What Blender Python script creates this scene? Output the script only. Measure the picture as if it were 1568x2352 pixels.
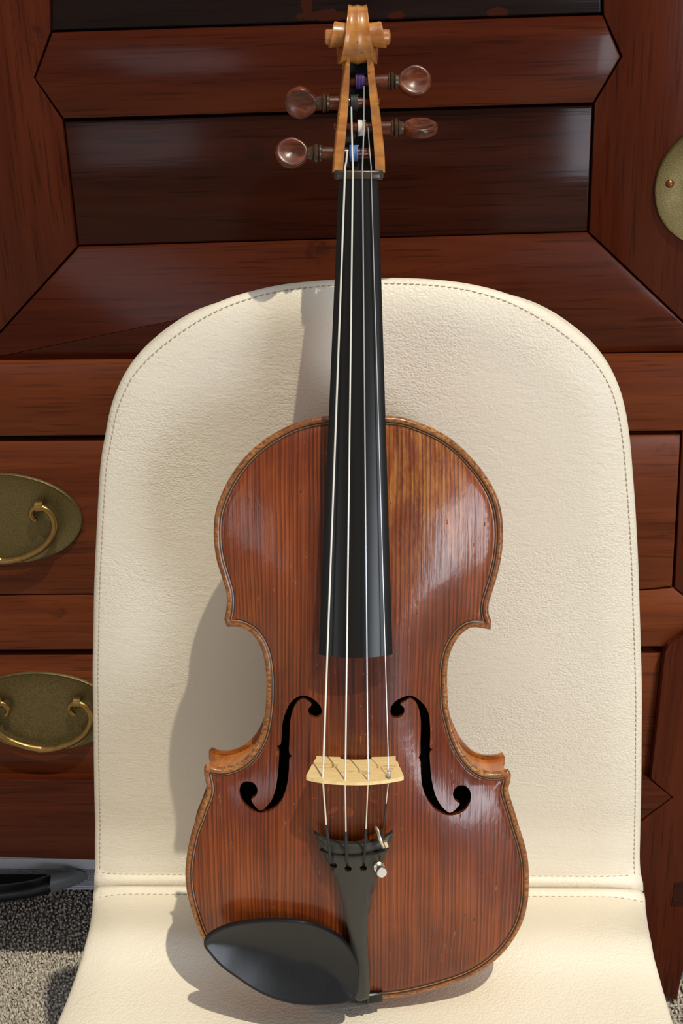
import bpy, bmesh, math, random
import numpy as np
from mathutils import Vector, Matrix
from mathutils.geometry import delaunay_2d_cdt

random.seed(7)
RNG = np.random.default_rng(7)
for _o in list(bpy.data.objects):
    bpy.data.objects.remove(_o)
SC = bpy.context.scene
COL = SC.collection

# ------------------------------------------------------------------ camera
F, CX, CY = 3000.0, 784.0, 1176.0          # focal length and centre in pixels of the 1568 x 2352 frame
S = 1.10                                   # size of the instrument against its first estimate
DEPTH = S * F / 3900.0                     # camera to violin along the view axis
MM = 0.001 * S
RIB = 31.0 * MM


def unit(v):
    v = np.asarray(v, float)
    return v / np.linalg.norm(v)


DOWN_C = unit((266, 6324, F))           # gravity in camera axes (x right, y down, z forward)
X_C = np.array((48784.0, -574.0, -F))
X_C = unit(X_C - DOWN_C * X_C.dot(DOWN_C))  # the chest's horizontal
Z_C = -DOWN_C
Y_C = np.cross(Z_C, X_C)
C2W = np.array((X_C, Y_C, Z_C))            # camera vector -> world vector
TILT = math.radians(13.0)                  # violin frame in camera axes: across, towards the scroll, out of the belly
VX, VU, VN = np.array((1.0, 0, 0)), np.array((0, -math.cos(TILT), -math.sin(TILT))), np.array((0, math.sin(TILT), -math.cos(TILT)))
VP0 = np.array((0, 0, DEPTH))


def _vcam(px, py, z):
    d = np.array(((px - CX) / F, (py - CY) / F, 1.0))
    p0 = VP0 + VN * z
    return d * (p0.dot(VN) / d.dot(VN))


VORG = _vcam(821.5, 2297, 0.0)
V2C = np.array((VX, VU, VN))
H = 0.456 + float(DOWN_C.dot(VORG - VN * (RIB + .004)))   # camera height: the violin stands on a seat 0.45 m up
CAM = np.array((0.0, 0.0, H))

cam_d = bpy.data.cameras.new('camera')
cam_d.sensor_fit = 'VERTICAL'
cam_d.sensor_height = 36.0
cam_d.sensor_width = 24.0
cam_d.lens = F / 2352.0 * 36.0
cam_d.clip_start = 0.02
cam = bpy.data.objects.new('camera', cam_d)
COL.objects.link(cam)
_r, _u, _b = C2W @ (1, 0, 0), C2W @ (0, -1, 0), C2W @ (0, 0, -1)
cam.matrix_world = Matrix(((_r[0], _u[0], _b[0], 0), (_r[1], _u[1], _b[1], 0), (_r[2], _u[2], _b[2], H), (0, 0, 0, 1)))
SC.camera = cam

# ------------------------------------------------------------------ world, sun, window, exposure
SC.view_settings.view_transform = 'Standard'
SC.view_settings.look = 'None'
SC.view_settings.exposure = 0.0
SC.view_settings.gamma = 1.0
SC.view_settings.use_curve_mapping = False
SC.cycles.max_bounces = 6
SC.cycles.diffuse_bounces = 3
SC.cycles.glossy_bounces = 3
SC.cycles.transmission_bounces = 4
SC.cycles.caustics_reflective = False
SC.cycles.caustics_refractive = False
world = bpy.data.worlds.new('room_light')
SC.world = world
world.use_nodes = True
_bg = world.node_tree.nodes['Background']
_bg.inputs['Color'].default_value = (1.0, 0.93, 0.84, 1)
_bg.inputs['Strength'].default_value = 0.25

sun_d = bpy.data.lights.new('sun', 'SUN')
sun_d.energy = 2.45
sun_d.color = (1.0, 0.92, 0.70)
sun_d.angle = 0.012
sun = bpy.data.objects.new('sun', sun_d)
COL.objects.link(sun)
SUN_DIR = Vector((-0.46, 0.58, -1.64)).normalized()
sun.rotation_euler = SUN_DIR.to_track_quat('-Z', 'Y').to_euler()
sun.location = (0.6, 0.3, 3.0)


def area(name, loc, aim, sx, sy, watts, colour, shape='RECTANGLE'):
    d = bpy.data.lights.new(name, 'AREA')
    d.shape = shape
    d.size, d.size_y = sx, sy
    d.energy = watts
    d.color = colour
    o = bpy.data.objects.new(name, d)
    COL.objects.link(o)
    o.location = loc
    o.rotation_euler = (Vector(aim) - Vector(loc)).to_track_quat('-Z', 'Y').to_euler()
    return o


AIM = (0.0, 0.8, 0.8)
area('skylight', (0.25, 0.35, 2.7), (0.0, 0.75, 0.5), 1.5, 1.5, 9, (0.82, 0.90, 1.0))
area('left_fill', (-1.20, -1.00, 1.05), AIM, 0.6, 0.6, 2.5, (0.82, 0.90, 1.0))  # added area light: sheen on the chest's left stile, fill from the left
area('garden_window', (1.32, -1.05, 0.85), AIM, 0.55, 0.95, 19, (0.82, 0.90, 1.0))

# ------------------------------------------------------------------ projection helpers


def ray(px, py):
    return C2W @ np.array(((px - CX) / F, (py - CY) / F, 1.0))


def on_y(px, py, y):
    """point of the pixel's ray on the upright plane at depth y"""
    d = ray(px, py)
    return CAM + d * (y / d[1])


def on_z(px, py, z):
    d = ray(px, py)
    return CAM + d * ((z - H) / d[2])


def vl(px, py, z=0.0):
    """violin coordinates (x right, y towards the scroll, z out of the belly) of a pixel seen at height z"""
    q = V2C @ (_vcam(px, py, z) - VORG)
    return np.array((q[0], q[1], z))


def vs(px, py, zf):
    z = 0.0
    for _ in range(12):
        q = vl(px, py, z)
        z = float(zf(q[0], q[1]))
    return vl(px, py, z)


def vy(px, py, y):
    """violin coordinates of a pixel on the cross plane at length y"""
    d = V2C @ np.array(((px - CX) / F, (py - CY) / F, 1.0))
    o = V2C @ (-VORG)
    t = (y - o[1]) / d[1]
    return o + d * t


# ------------------------------------------------------------------ mesh helpers


class MB:
    def __init__(self):
        self.v, self.f = [], []

    def add(self, vf):
        n = len(self.v)
        v, f = vf
        self.v.extend([tuple(map(float, p)) for p in v])
        self.f.extend([tuple(int(i) + n for i in q) for q in f])
        return self


def mk(name, vf, mat, parent=None, sharp=40, origin=None, attrs=None, smooth=True):
    if isinstance(vf, MB):
        vf = (vf.v, vf.f)
    v, f = vf
    me = bpy.data.meshes.new(name)
    if origin is None and parent is not None and 'base' in parent:
        origin = parent['base']
    if origin is not None:
        v = [(p[0] - origin[0], p[1] - origin[1], p[2] - origin[2]) for p in v]
    me.from_pydata([tuple(map(float, p)) for p in v], [], [tuple(map(int, q)) for q in f])
    me.validate()
    bm = bmesh.new()
    bm.from_mesh(me)
    bmesh.ops.recalc_face_normals(bm, faces=bm.faces)
    bm.to_mesh(me)
    bm.free()
    if attrs:
        for k, a in attrs.items():
            at = me.attributes.new(k, 'FLOAT', 'POINT')
            at.data.foreach_set('value', np.asarray(a, np.float32))
    if smooth:
        me.shade_smooth()
        me.set_sharp_from_angle(angle=math.radians(sharp))
    me.materials.append(mat)
    o = bpy.data.objects.new(name, me)
    COL.objects.link(o)
    if parent is not None:
        o.parent = parent
    return o


def thing(name, label, cat, loc=(0, 0, 0)):
    o = bpy.data.objects.new(name, None)
    COL.objects.link(o)
    o.empty_display_size = 0.05
    o.location = loc
    o['label'] = label
    o['category'] = cat
    return o


def sub(name, vf, mat, part, **kw):
    """a piece of a part: same coordinates as the part's mesh"""
    o = mk(name, vf, mat, None, **kw)
    o.parent = part
    return o


def catmull(pts, n=12, closed=False):
    P = np.asarray(pts, float)
    m = len(P)
    out = []
    rng = range(m if closed else m - 1)
    for i in rng:
        p1, p2 = P[i], P[(i + 1) % m]
        p0 = P[(i - 1) % m] if (closed or i > 0) else 2 * p1 - p2
        p3 = P[(i + 2) % m] if (closed or i + 2 < m) else 2 * p2 - p1
        # centripetal
        t0 = 0.0
        t1 = t0 + max(np.linalg.norm(p1 - p0), 1e-9) ** 0.5
        t2 = t1 + max(np.linalg.norm(p2 - p1), 1e-9) ** 0.5
        t3 = t2 + max(np.linalg.norm(p3 - p2), 1e-9) ** 0.5
        for t in np.linspace(t1, t2, n, endpoint=False):
            a1 = (t1 - t) / (t1 - t0) * p0 + (t - t0) / (t1 - t0) * p1
            a2 = (t2 - t) / (t2 - t1) * p1 + (t - t1) / (t2 - t1) * p2
            a3 = (t3 - t) / (t3 - t2) * p2 + (t - t2) / (t3 - t2) * p3
            b1 = (t2 - t) / (t2 - t0) * a1 + (t - t0) / (t2 - t0) * a2
            b2 = (t3 - t) / (t3 - t1) * a2 + (t - t1) / (t3 - t1) * a3
            out.append((t2 - t) / (t2 - t1) * b1 + (t - t1) / (t2 - t1) * b2)
    if not closed:
        out.append(P[-1])
    return np.array(out)


def resample(P, step, closed=False):
    P = np.asarray(P, float)
    if closed:
        P = np.vstack((P, P[:1]))
    d = np.r_[0, np.cumsum(np.linalg.norm(np.diff(P, axis=0), axis=1))]
    n = max(2, int(round(d[-1] / step)) + 1)
    t = np.linspace(0, d[-1], n)
    Q = np.stack([np.interp(t, d, P[:, k]) for k in range(P.shape[1])], 1)
    return Q[:-1] if closed else Q


def seg_dist(P, poly, closed=True):
    P, A = np.asarray(P, float), np.asarray(poly, float)
    B = np.roll(A, -1, 0) if closed else A[1:]
    if not closed:
        A = A[:-1]
    D = B - A
    L = (D * D).sum(1) + 1e-18
    out = np.empty(len(P))
    for i in range(0, len(P), 2000):
        q = P[i:i + 2000, None, :] - A[None]
        t = np.clip((q * D[None]).sum(2) / L, 0, 1)
        e = q - t[..., None] * D[None]
        out[i:i + 2000] = np.sqrt((e * e).sum(2).min(1))
    return out


def inside(P, poly):
    P, A = np.asarray(P, float), np.asarray(poly, float)
    B = np.roll(A, -1, 0)
    out = np.zeros(len(P), bool)
    for i in range(0, len(P), 4000):
        x, y = P[i:i + 4000, 0, None], P[i:i + 4000, 1, None]
        c = (A[None, :, 1] > y) != (B[None, :, 1] > y)
        dy = (B[:, 1] - A[:, 1])
        dy = np.where(np.abs(dy) < 1e-15, 1e-15, dy)
        xi = A[:, 0] + (y - A[:, 1]) / dy * (B[:, 0] - A[:, 0])
        out[i:i + 4000] = (np.sum(c & (x < xi), 1) % 2) == 1
    return out


def sdf(P, poly):
    d = seg_dist(P, poly)
    return np.where(inside(P, poly), d, -d)


def offset_in(poly, d, tol=0.0002):
    """points of a closed outline moved inwards by d, overshoot at corners trimmed"""
    P = np.asarray(poly, float)
    T = np.roll(P, -1, 0) - np.roll(P, 1, 0)
    T /= np.linalg.norm(T, axis=1)[:, None] + 1e-15
    N = np.stack((-T[:, 1], T[:, 0]), 1)
    area = 0.5 * np.sum(P[:, 0] * np.roll(P[:, 1], -1) - P[:, 1] * np.roll(P[:, 0], -1))
    if area < 0:
        N = -N
    Q = P + N * d
    s = sdf(Q, P)
    return Q, s > d - tol


def triangulate(outer, holes=(), extra=None, spacing=0.003):
    outer = np.asarray(outer, float)
    V = [tuple(p) for p in outer]
    E = [(i, (i + 1) % len(outer)) for i in range(len(outer))]
    for h in holes:
        n = len(V)
        V += [tuple(p) for p in h]
        E += [(n + i, n + (i + 1) % len(h)) for i in range(len(h))]
    lo, hi = outer.min(0), outer.max(0)
    gx, gy = np.arange(lo[0], hi[0], spacing), np.arange(lo[1], hi[1], spacing * 0.866)
    G = np.array([(x + (spacing / 2 if j % 2 else 0), y) for j, y in enumerate(gy) for x in gx])
    if len(G):
        ok = sdf(G, outer) > spacing * 0.6
        for h in holes:
            ok &= sdf(G, h) < -spacing * 0.45
        if extra is not None and len(extra):
            for i in range(0, len(G), 2000):
                dd = ((G[i:i + 2000, None] - extra[None]) ** 2).sum(2).min(1)
                ok[i:i + 2000] &= dd > (spacing * 0.55) ** 2
        V += [tuple(p) for p in G[ok]]
    if extra is not None:
        V += [tuple(p) for p in extra]
    r = delaunay_2d_cdt([Vector(p) for p in V], E, [], 0, 1e-7)
    W = np.array([(p[0], p[1]) for p in r[0]])
    T = np.array([f for f in r[2] if len(f) == 3])
    c = W[T].mean(1)
    ok = inside(c, outer)
    for h in holes:
        ok &= ~inside(c, h)
    a = W[T]
    ar = (a[:, 1, 0] - a[:, 0, 0]) * (a[:, 2, 1] - a[:, 0, 1]) - (a[:, 1, 1] - a[:, 0, 1]) * (a[:, 2, 0] - a[:, 0, 0])
    ok &= np.abs(ar) > 1e-13
    T, ar = T[ok], ar[ok]
    T[ar < 0] = T[ar < 0][:, ::-1]
    used = np.unique(T)
    m = -np.ones(len(W), int)
    m[used] = np.arange(len(used))
    return W[used], m[T]


def border(T):
    seen = {}
    for t in T:
        for a, b in ((t[0], t[1]), (t[1], t[2]), (t[2], t[0])):
            seen[(a, b)] = 1
    return [(a, b) for (a, b) in seen if (b, a) not in seen]


def solid(V, T, ztop, zbot, fn=None):
    """two sheets over a triangulated region, closed by walls"""
    n = len(V)
    top = np.column_stack((V, ztop))
    bot = np.column_stack((V, zbot))
    P = np.vstack((top, bot))
    if fn is not None:
        P = np.array([fn(*p) for p in P])
    f = [tuple(t) for t in T] + [(t[2] + n, t[1] + n, t[0] + n) for t in T]
    f += [(b, a, a + n, b + n) for a, b in border(T)]
    return P, f


def tube(pts, rad, segs=10, caps=True, flat=None):
    P = np.asarray(pts, float)
    n = len(P)
    R = np.full(n, rad) if np.isscalar(rad) else np.asarray(rad, float)
    T = np.gradient(P, axis=0)
    T /= np.linalg.norm(T, axis=1)[:, None] + 1e-15
    a = np.array((0, 0, 1.0)) if abs(T[0][2]) < 0.9 else np.array((1.0, 0, 0))
    u = unit(a - T[0] * a.dot(T[0]))
    v, f = [], []
    for i in range(n):
        u = unit(u - T[i] * u.dot(T[i]))
        w = np.cross(T[i], u)
        for k in range(segs):
            t = 2 * math.pi * k / segs
            v.append(P[i] + R[i] * (math.cos(t) * u * (flat or 1.0) + math.sin(t) * w))
    for i in range(n - 1):
        for k in range(segs):
            k2 = (k + 1) % segs
            f.append((i * segs + k, i * segs + k2, (i + 1) * segs + k2, (i + 1) * segs + k))
    if caps:
        f.append(tuple(range(segs))[::-1])
        f.append(tuple((n - 1) * segs + k for k in range(segs)))
    return v, f


def lathe(prof, segs=24, org=(0, 0, 0), axis=(1, 0, 0), up=(0, 0, 1)):
    ax = unit(axis)
    u = unit(np.asarray(up, float) - ax * np.dot(up, ax))
    w = np.cross(ax, u)
    o = np.asarray(org, float)
    v, f = [], []
    for (t, r) in prof:
        for k in range(segs):
            a = 2 * math.pi * k / segs
            v.append(o + ax * t + r * (math.cos(a) * u + math.sin(a) * w))
    for i in range(len(prof) - 1):
        for k in range(segs):
            k2 = (k + 1) % segs
            f.append((i * segs + k, i * segs + k2, (i + 1) * segs + k2, (i + 1) * segs + k))
    f.append(tuple(range(segs)))
    f.append(tuple((len(prof) - 1) * segs + k for k in range(segs)))
    return v, f


def box(lo, hi):
    (a, b, c), (d, e, g) = lo, hi
    v = [(a, b, c), (d, b, c), (d, e, c), (a, e, c), (a, b, g), (d, b, g), (d, e, g), (a, e, g)]
    f = [(0, 3, 2, 1), (4, 5, 6, 7), (0, 1, 5, 4), (1, 2, 6, 5), (2, 3, 7, 6), (3, 0, 4, 7)]
    return v, f


def loft(sections, caps=True):
    """skin a list of closed sections with equal point counts"""
    m = len(sections[0])
    v = [tuple(p) for s in sections for p in s]
    f = []
    for i in range(len(sections) - 1):
        for k in range(m):
            k2 = (k + 1) % m
            f.append((i * m + k, i * m + k2, (i + 1) * m + k2, (i + 1) * m + k))
    if caps:
        f.append(tuple(range(m))[::-1])
        f.append(tuple((len(sections) - 1) * m + k for k in range(m)))
    return v, f


# ------------------------------------------------------------------ materials


class Mat:
    def __init__(self, name):
        self.m = bpy.data.materials.new(name)
        self.m.use_nodes = True
        self.nt = self.m.node_tree
        self.b = self.nt.nodes['Principled BSDF']
        self._oc = None

    def n(self, typ, inputs=None, **attrs):
        nd = self.nt.nodes.new('ShaderNode' + typ)
        for k, a in attrs.items():
            setattr(nd, k, a)
        for k, a in (inputs or {}).items():
            self.set(nd.inputs[k], a)
        return nd

    def set(self, sock, a):
        if isinstance(a, bpy.types.NodeSocket):
            self.nt.links.new(a, sock)
        elif hasattr(sock, 'default_value'):
            if sock.type == 'RGBA' and len(a) == 3:
                a = (*a, 1)
            sock.default_value = a

    def p(self, **kw):
        for k, a in kw.items():
            self.set(self.b.inputs[k.replace('_', ' ')], a)
        return self

    def coord(self):
        if self._oc is None:
            self._oc = self.n('TexCoord').outputs['Object']
        return self._oc

    def scaled(self, s, loc=(0, 0, 0)):
        return self.n('Mapping', {'Vector': self.coord(), 'Scale': s, 'Location': loc}).outputs['Vector']

    def noise(self, s, scale=1.0, detail=4, rough=0.55, dist=0.0, loc=(0, 0, 0)):
        v = self.scaled(s if not np.isscalar(s) else (s, s, s), loc)
        return self.n('TexNoise', {'Vector': v, 'Scale': scale, 'Detail': detail, 'Roughness': rough, 'Distortion': dist}).outputs['Fac']

    def ramp(self, fac, stops, interp='LINEAR'):
        nd = self.n('ValToRGB', {'Fac': fac})
        r = nd.color_ramp
        r.interpolation = interp
        while len(r.elements) < len(stops):
            r.elements.new(0.5)
        for e, (t, c) in zip(r.elements, stops):
            e.position = t
            e.color = (*c, 1) if len(c) == 3 else c
        return nd.outputs['Color']

    def mix(self, fac, a, b, blend='MIX'):
        nd = self.n('Mix', data_type='RGBA', blend_type=blend)
        self.set(nd.inputs[0], fac)
        self.set(nd.inputs[6], a)
        self.set(nd.inputs[7], b)
        return nd.outputs[2]

    def math(self, op, a, b=0.0, clamp=False):
        nd = self.n('Math', operation=op, use_clamp=clamp)
        self.set(nd.inputs[0], a)
        self.set(nd.inputs[1], b)
        return nd.outputs[0]

    def rng(self, val, a, b, c=0.0, d=1.0, smooth=True):
        nd = self.n('MapRange', {'Value': val, 'From Min': a, 'From Max': b, 'To Min': c, 'To Max': d})
        nd.interpolation_type = 'SMOOTHSTEP' if smooth else 'LINEAR'
        return nd.outputs[0]

    def near(self, p, r0, r1, squash=(1, 1, 1)):
        """1 within r0 of the local point p, 0 beyond r1"""
        a = self.n('VectorMath', {0: self.coord(), 1: tuple(map(float, p))}, operation='SUBTRACT').outputs[0]
        a = self.n('VectorMath', {0: a, 1: squash}, operation='MULTIPLY').outputs[0]
        d = self.n('VectorMath', {0: a}, operation='LENGTH').outputs['Value']
        return self.rng(d, r0, r1, 1.0, 0.0)

    def attr(self, name):
        return self.n('Attribute', attribute_name=name).outputs['Fac']

    def bump(self, h, strength=0.2, dist=0.001, normal=None):
        nd = self.n('Bump', {'Height': h, 'Strength': strength, 'Distance': dist})
        if normal is not None:
            self.set(nd.inputs['Normal'], normal)
        self.set(self.b.inputs['Normal'], nd.outputs[0])
        return nd.outputs[0]


def chest_wood(name, along, dark=(0.035, 0.008, 0.004), mid=(0.115, 0.024, 0.009), light=(0.19, 0.05, 0.017), rough=0.3, seed=0.0):
    m = Mat(name)
    s = {'x': (2.2, 30, 30), 'z': (30, 30, 2.2)}[along]
    fine = {'x': (14, 420, 420), 'z': (420, 420, 14)}[along]
    big = {'x': (1.0, 7, 7), 'z': (7, 7, 1.0)}[along]
    a = m.noise(s, 1.4, 5, 0.62, 0.9, (seed, seed * 2, seed * 3))
    b = m.noise(big, 1.5, 3, 0.5, 0.6, (seed + 3, 1, seed))
    c = m.noise(fine, 1.0, 2, 0.5)
    t = m.math('ADD', m.math('MULTIPLY', a, 0.65), m.math('MULTIPLY', b, 0.45))
    col = m.ramp(t, [(0.30, dark), (0.50, mid), (0.76, light)])
    pore = m.rng(c, 0.30, 0.46, 0.60, 1.0)
    col = m.mix(1.0, col, m.n('CombineColor', {0: pore, 1: pore, 2: pore}).outputs[0], 'MULTIPLY')
    knots = m.n('TexVoronoi', {'Vector': m.scaled((9, 9, 9), (seed, 0, seed)), 'Scale': 1.0}).outputs['Distance']
    k = m.rng(m.math('ADD', knots, m.math('MULTIPLY', m.math('SUBTRACT', m.noise(120), 0.5), 0.35)), 0.02, 0.13, 0.55, 0.0)
    col = m.mix(k, col, (0.018, 0.006, 0.004))
    m.p(Base_Color=col, Roughness=m.rng(b, 0.3, 0.7, rough - 0.05, rough + 0.08), Coat_Weight=0.03, Coat_Roughness=0.08)
    m.b.inputs['Specular IOR Level'].default_value = 0.12
    m.bump(m.math('ADD', c, a), 0.10, 0.0006)
    return m.m


M = {}
M['rail'] = chest_wood('mahogany_rail', 'x', (0.030, 0.0055, 0.0025), (0.066, 0.0115, 0.0042), (0.105, 0.022, 0.007), 0.2)
M['stile'] = chest_wood('mahogany_stile', 'z', (0.034, 0.006, 0.0028), (0.072, 0.013, 0.005), (0.11, 0.023, 0.008), 0.2, seed=5.0)
M['drawer'] = chest_wood('mahogany_drawer', 'x', (0.055, 0.012, 0.0045), (0.132, 0.029, 0.009), (0.20, 0.05, 0.014), 0.26, seed=11.0)
M['dark_panel'] = chest_wood('dark_burl_panel', 'x', (0.014, 0.0035, 0.002), (0.030, 0.0068, 0.0032), (0.048, 0.011, 0.005), 0.14, seed=17.0)
M['black_panel'] = chest_wood('blackened_panel', 'x', (0.007, 0.004, 0.004), (0.012, 0.006, 0.006), (0.020, 0.009, 0.008), 0.18, seed=23.0)

_c0 = on_y(784, 2300, on_z(1546, 2300, 0.0)[1])


def chip_panel(mat, spots):
    m = Mat.__new__(Mat)
    m.m, m.nt, m._oc = mat, mat.node_tree, None
    m.b = m.nt.nodes['Principled BSDF']
    src = m.b.inputs['Base Color'].links[0].from_socket
    tot = None
    nz = m.math('MULTIPLY', m.math('SUBTRACT', m.noise(70, 1, 4, 0.65), 0.5), 0.035)
    for px, py, rx, rz in spots:
        p = on_y(px, py, _c0[1] + .014) - np.array((_c0[0], _c0[1], 0))
        a = m.n('VectorMath', {0: m.coord(), 1: tuple(map(float, p))}, operation='SUBTRACT').outputs[0]
        a = m.n('VectorMath', {0: a, 1: (1 / rx, 0, 1 / rz)}, operation='MULTIPLY').outputs[0]
        d = m.n('VectorMath', {0: a}, operation='LENGTH').outputs['Value']
        k = m.rng(m.math('ADD', d, m.math('MULTIPLY', nz, 60)), 0.85, 1.0, 1.0, 0.0)
        tot = k if tot is None else m.math('MAXIMUM', tot, k)
    m.set(m.b.inputs['Base Color'], m.mix(tot, src, (0.050, 0.010, 0.0045)))


chip_panel(M['black_panel'], [(745, 36, .020, .0055), (705, 6, .005, .012), (905, 36, .007, .004), (1140, 29, .009, .004)])

m = Mat('chest_interior')
m.p(Base_Color=m.mix(m.noise(40), (0.004, 0.002, 0.002), (0.012, 0.006, 0.004)), Roughness=0.8)
M['interior'] = m.m

m = Mat('aged_brass_plate')
g = m.noise(900, 1, 3, 0.7)
b = m.noise(28, 1, 4, 0.6)
m.p(Base_Color=m.mix(m.rng(g, 0.35, 0.65), m.mix(b, (0.085, 0.062, 0.022), (0.15, 0.115, 0.045)), (0.21, 0.165, 0.07)),
    Metallic=0.75, Roughness=m.rng(b, 0.3, 0.7, 0.42, 0.6))
m.bump(g, 0.12, 0.0003)
M['brass'] = m.m
m = Mat('aged_brass_bail')
b = m.noise(60, 1, 4, 0.6)
m.p(Base_Color=m.mix(b, (0.20, 0.115, 0.035), (0.42, 0.27, 0.10)), Metallic=0.9, Roughness=m.rng(b, 0.3, 0.7, 0.28, 0.42))
m.bump(m.noise(500), 0.05, 0.0003)
M['bail'] = m.m
m = Mat('copper_rivet')
m.p(Base_Color=m.mix(m.noise(300), (0.22, 0.08, 0.04), (0.38, 0.16, 0.08)), Metallic=0.9, Roughness=0.35)
M['rivet'] = m.m

m = Mat('cream_leather')
cells = m.n('TexVoronoi', {'Vector': m.n('VectorMath', {0: m.scaled((520, 520, 640)), 1: m.n('VectorMath', {0: m.n('TexNoise', {'Vector': m.scaled((160, 160, 160)), 'Scale': 1.0, 'Detail': 2}).outputs['Color'], 1: (2.2, 2.2, 2.2)}, operation='MULTIPLY').outputs[0]}, operation='ADD').outputs[0], 'Scale': 1.0, 'Randomness': 1.0}, feature='F1').outputs['Distance']
fold = m.noise((60, 60, 150), 1, 3, 0.65, 1.2)
tint = m.noise((6, 6, 6), 1, 3, 0.5)
m.p(Base_Color=m.mix(tint, (0.765, 0.70, 0.60), (0.815, 0.75, 0.65)), Roughness=m.rng(fold, 0.3, 0.7, 0.38, 0.52))
m.b.inputs['Specular IOR Level'].default_value = 0.42
patch = m.rng(m.noise((9, 9, 9), 1, 2, 0.5, 0, (3, 3, 3)), 0.4, 0.62, 0.35, 1.0)
hh = m.math('ADD', m.math('MULTIPLY', m.math('MULTIPLY', cells, -0.9), patch), m.math('MULTIPLY', fold, 1.1))
m.bump(hh, 0.55, 0.0007)
M['leather'] = m.m
m = Mat('seam_thread')
m.p(Base_Color=m.mix(m.noise(800), (0.36, 0.28, 0.18), (0.50, 0.41, 0.28)), Roughness=0.7)
M['thread'] = m.m
m = Mat('chair_steel')
m.p(Base_Color=m.mix(m.noise(50), (0.50, 0.50, 0.52), (0.60, 0.60, 0.62)), Metallic=1.0, Roughness=0.25)
M['steel'] = m.m

m = Mat('carpet_fibre')
t = m.noise(230, 1, 2, 0.6)
t2 = m.noise(14, 1, 3, 0.6)
m.p(Base_Color=m.mix(m.rng(t, 0.3, 0.7), m.mix(t2, (0.24, 0.21, 0.185), (0.32, 0.285, 0.255)), m.mix(t2, (0.58, 0.53, 0.47), (0.70, 0.64, 0.57))), Roughness=0.95)
m.b.inputs['Specular IOR Level'].default_value = 0.1
m.bump(m.noise(700), 0.5, 0.001)
M['carpet'] = m.m

m = Mat('case_aluminium')
m.p(Base_Color=m.mix(m.noise((3, 400, 400)), (0.66, 0.67, 0.74), (0.76, 0.77, 0.84)), Metallic=0.25, Roughness=0.38)
M['alu'] = m.m
m = Mat('case_mesh_sheet')
ck = m.n('TexVoronoi', {'Vector': m.n('Mapping', {'Vector': m.coord(), 'Scale': (640, 640, 640), 'Rotation': (0, math.radians(45), 0)}).outputs[0], 'Scale': 1.0, 'Randomness': 0.0}).outputs['Distance']
mk_ = m.rng(ck, 0.30, 0.42, 1.0, 0.0)
m.p(Base_Color=m.mix(mk_, (0.04, 0.043, 0.06), (0.85, 0.86, 0.95)), Metallic=0.1, Roughness=0.4)
m.bump(mk_, 0.5, 0.0006)
M['mesh'] = m.m
m = Mat('handle_black_plastic')
m.p(Base_Color=m.mix(m.noise(200), (0.006, 0.007, 0.010), (0.012, 0.013, 0.018)), Roughness=0.36)
M['black_plastic'] = m.m
m = Mat('handle_grey_plastic')
m.p(Base_Color=m.mix(m.noise(200), (0.15, 0.155, 0.16), (0.19, 0.195, 0.20)), Roughness=0.3)
M['grey_plastic'] = m.m
m = Mat('clear_plastic')
m.p(Base_Color=m.mix(m.noise(100), (0.95, 0.95, 0.95), (1, 1, 1)), Roughness=0.08, Transmission_Weight=0.85, IOR=1.35)
M['clear'] = m.m

# violin materials
m = Mat('varnished_spruce')
GOLD_AT = vl(985, 1075, 0.012)
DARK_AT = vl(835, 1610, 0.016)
edge = m.attr('edge')
warp = m.math('MULTIPLY', m.math('SUBTRACT', m.noise((14, 5, 5), 1, 2), 0.5), 0.010)
xyz = m.n('SeparateXYZ', {0: m.coord()})
xw = m.math('ADD', xyz.outputs[0], warp)
vv = m.n('CombineXYZ', {0: xw, 1: m.math('MULTIPLY', xyz.outputs[1], 0.012), 2: 0.0}).outputs[0]
grain = m.n('TexNoise', {'Vector': vv, 'Scale': 560.0, 'Detail': 3.5, 'Roughness': 0.62}).outputs['Fac']
wave = m.n('TexWave', {'Vector': vv, 'Scale': 118.0, 'Distortion': 1.6, 'Detail': 1.0, 'Detail Scale': 2.0}, wave_type='BANDS', bands_direction='X', wave_profile='SAW').outputs['Fac']
gl = m.math('ADD', m.math('MULTIPLY', grain, 0.78), m.math('MULTIPLY', wave, 0.22))
streak = m.noise((300, 9, 9), 1, 4, 0.6)
zone = m.noise((16, 9, 9), 1, 4, 0.55, 0.4)
lo = m.mix(m.rng(zone, 0.34, 0.66), (0.068, 0.011, 0.0035), (0.115, 0.022, 0.006))
hi = m.mix(m.rng(zone, 0.34, 0.66), (0.165, 0.028, 0.0062), (0.30, 0.066, 0.012))
col = m.mix(m.rng(gl, 0.34, 0.66), hi, lo)
worn = m.math('MULTIPLY', m.near(GOLD_AT, 0.012, 0.065, (1.0, 0.62, 0)), m.rng(m.noise((150, 34, 34), 1, 5, 0.75), 0.36, 0.68))
col = m.mix(m.math('MULTIPLY', worn, 0.70), col, m.mix(m.rng(gl, 0.34, 0.66), (0.52, 0.22, 0.05), (0.21, 0.065, 0.015)))
dark_patch = m.math('MULTIPLY', m.near(DARK_AT, 0.006, 0.055, (1.5, 0.55, 0)), m.rng(streak, 0.30, 0.62))  # dark streaky patch below the fingerboard end
col = m.mix(m.math('MULTIPLY', dark_patch, 0.75), col, (0.030, 0.012, 0.010))
fleck = m.n('TexVoronoi', {'Vector': m.scaled((170, 60, 60)), 'Scale': 1.0}).outputs['Distance']
fl = m.rng(fleck, 0.04, 0.10, 1.0, 0.0)
col = m.mix(m.math('MULTIPLY', fl, m.rng(m.noise(45, 1, 2, 0.5, 0, (7, 7, 7)), 0.5, 0.62)), col, (0.022, 0.008, 0.005))
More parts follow.
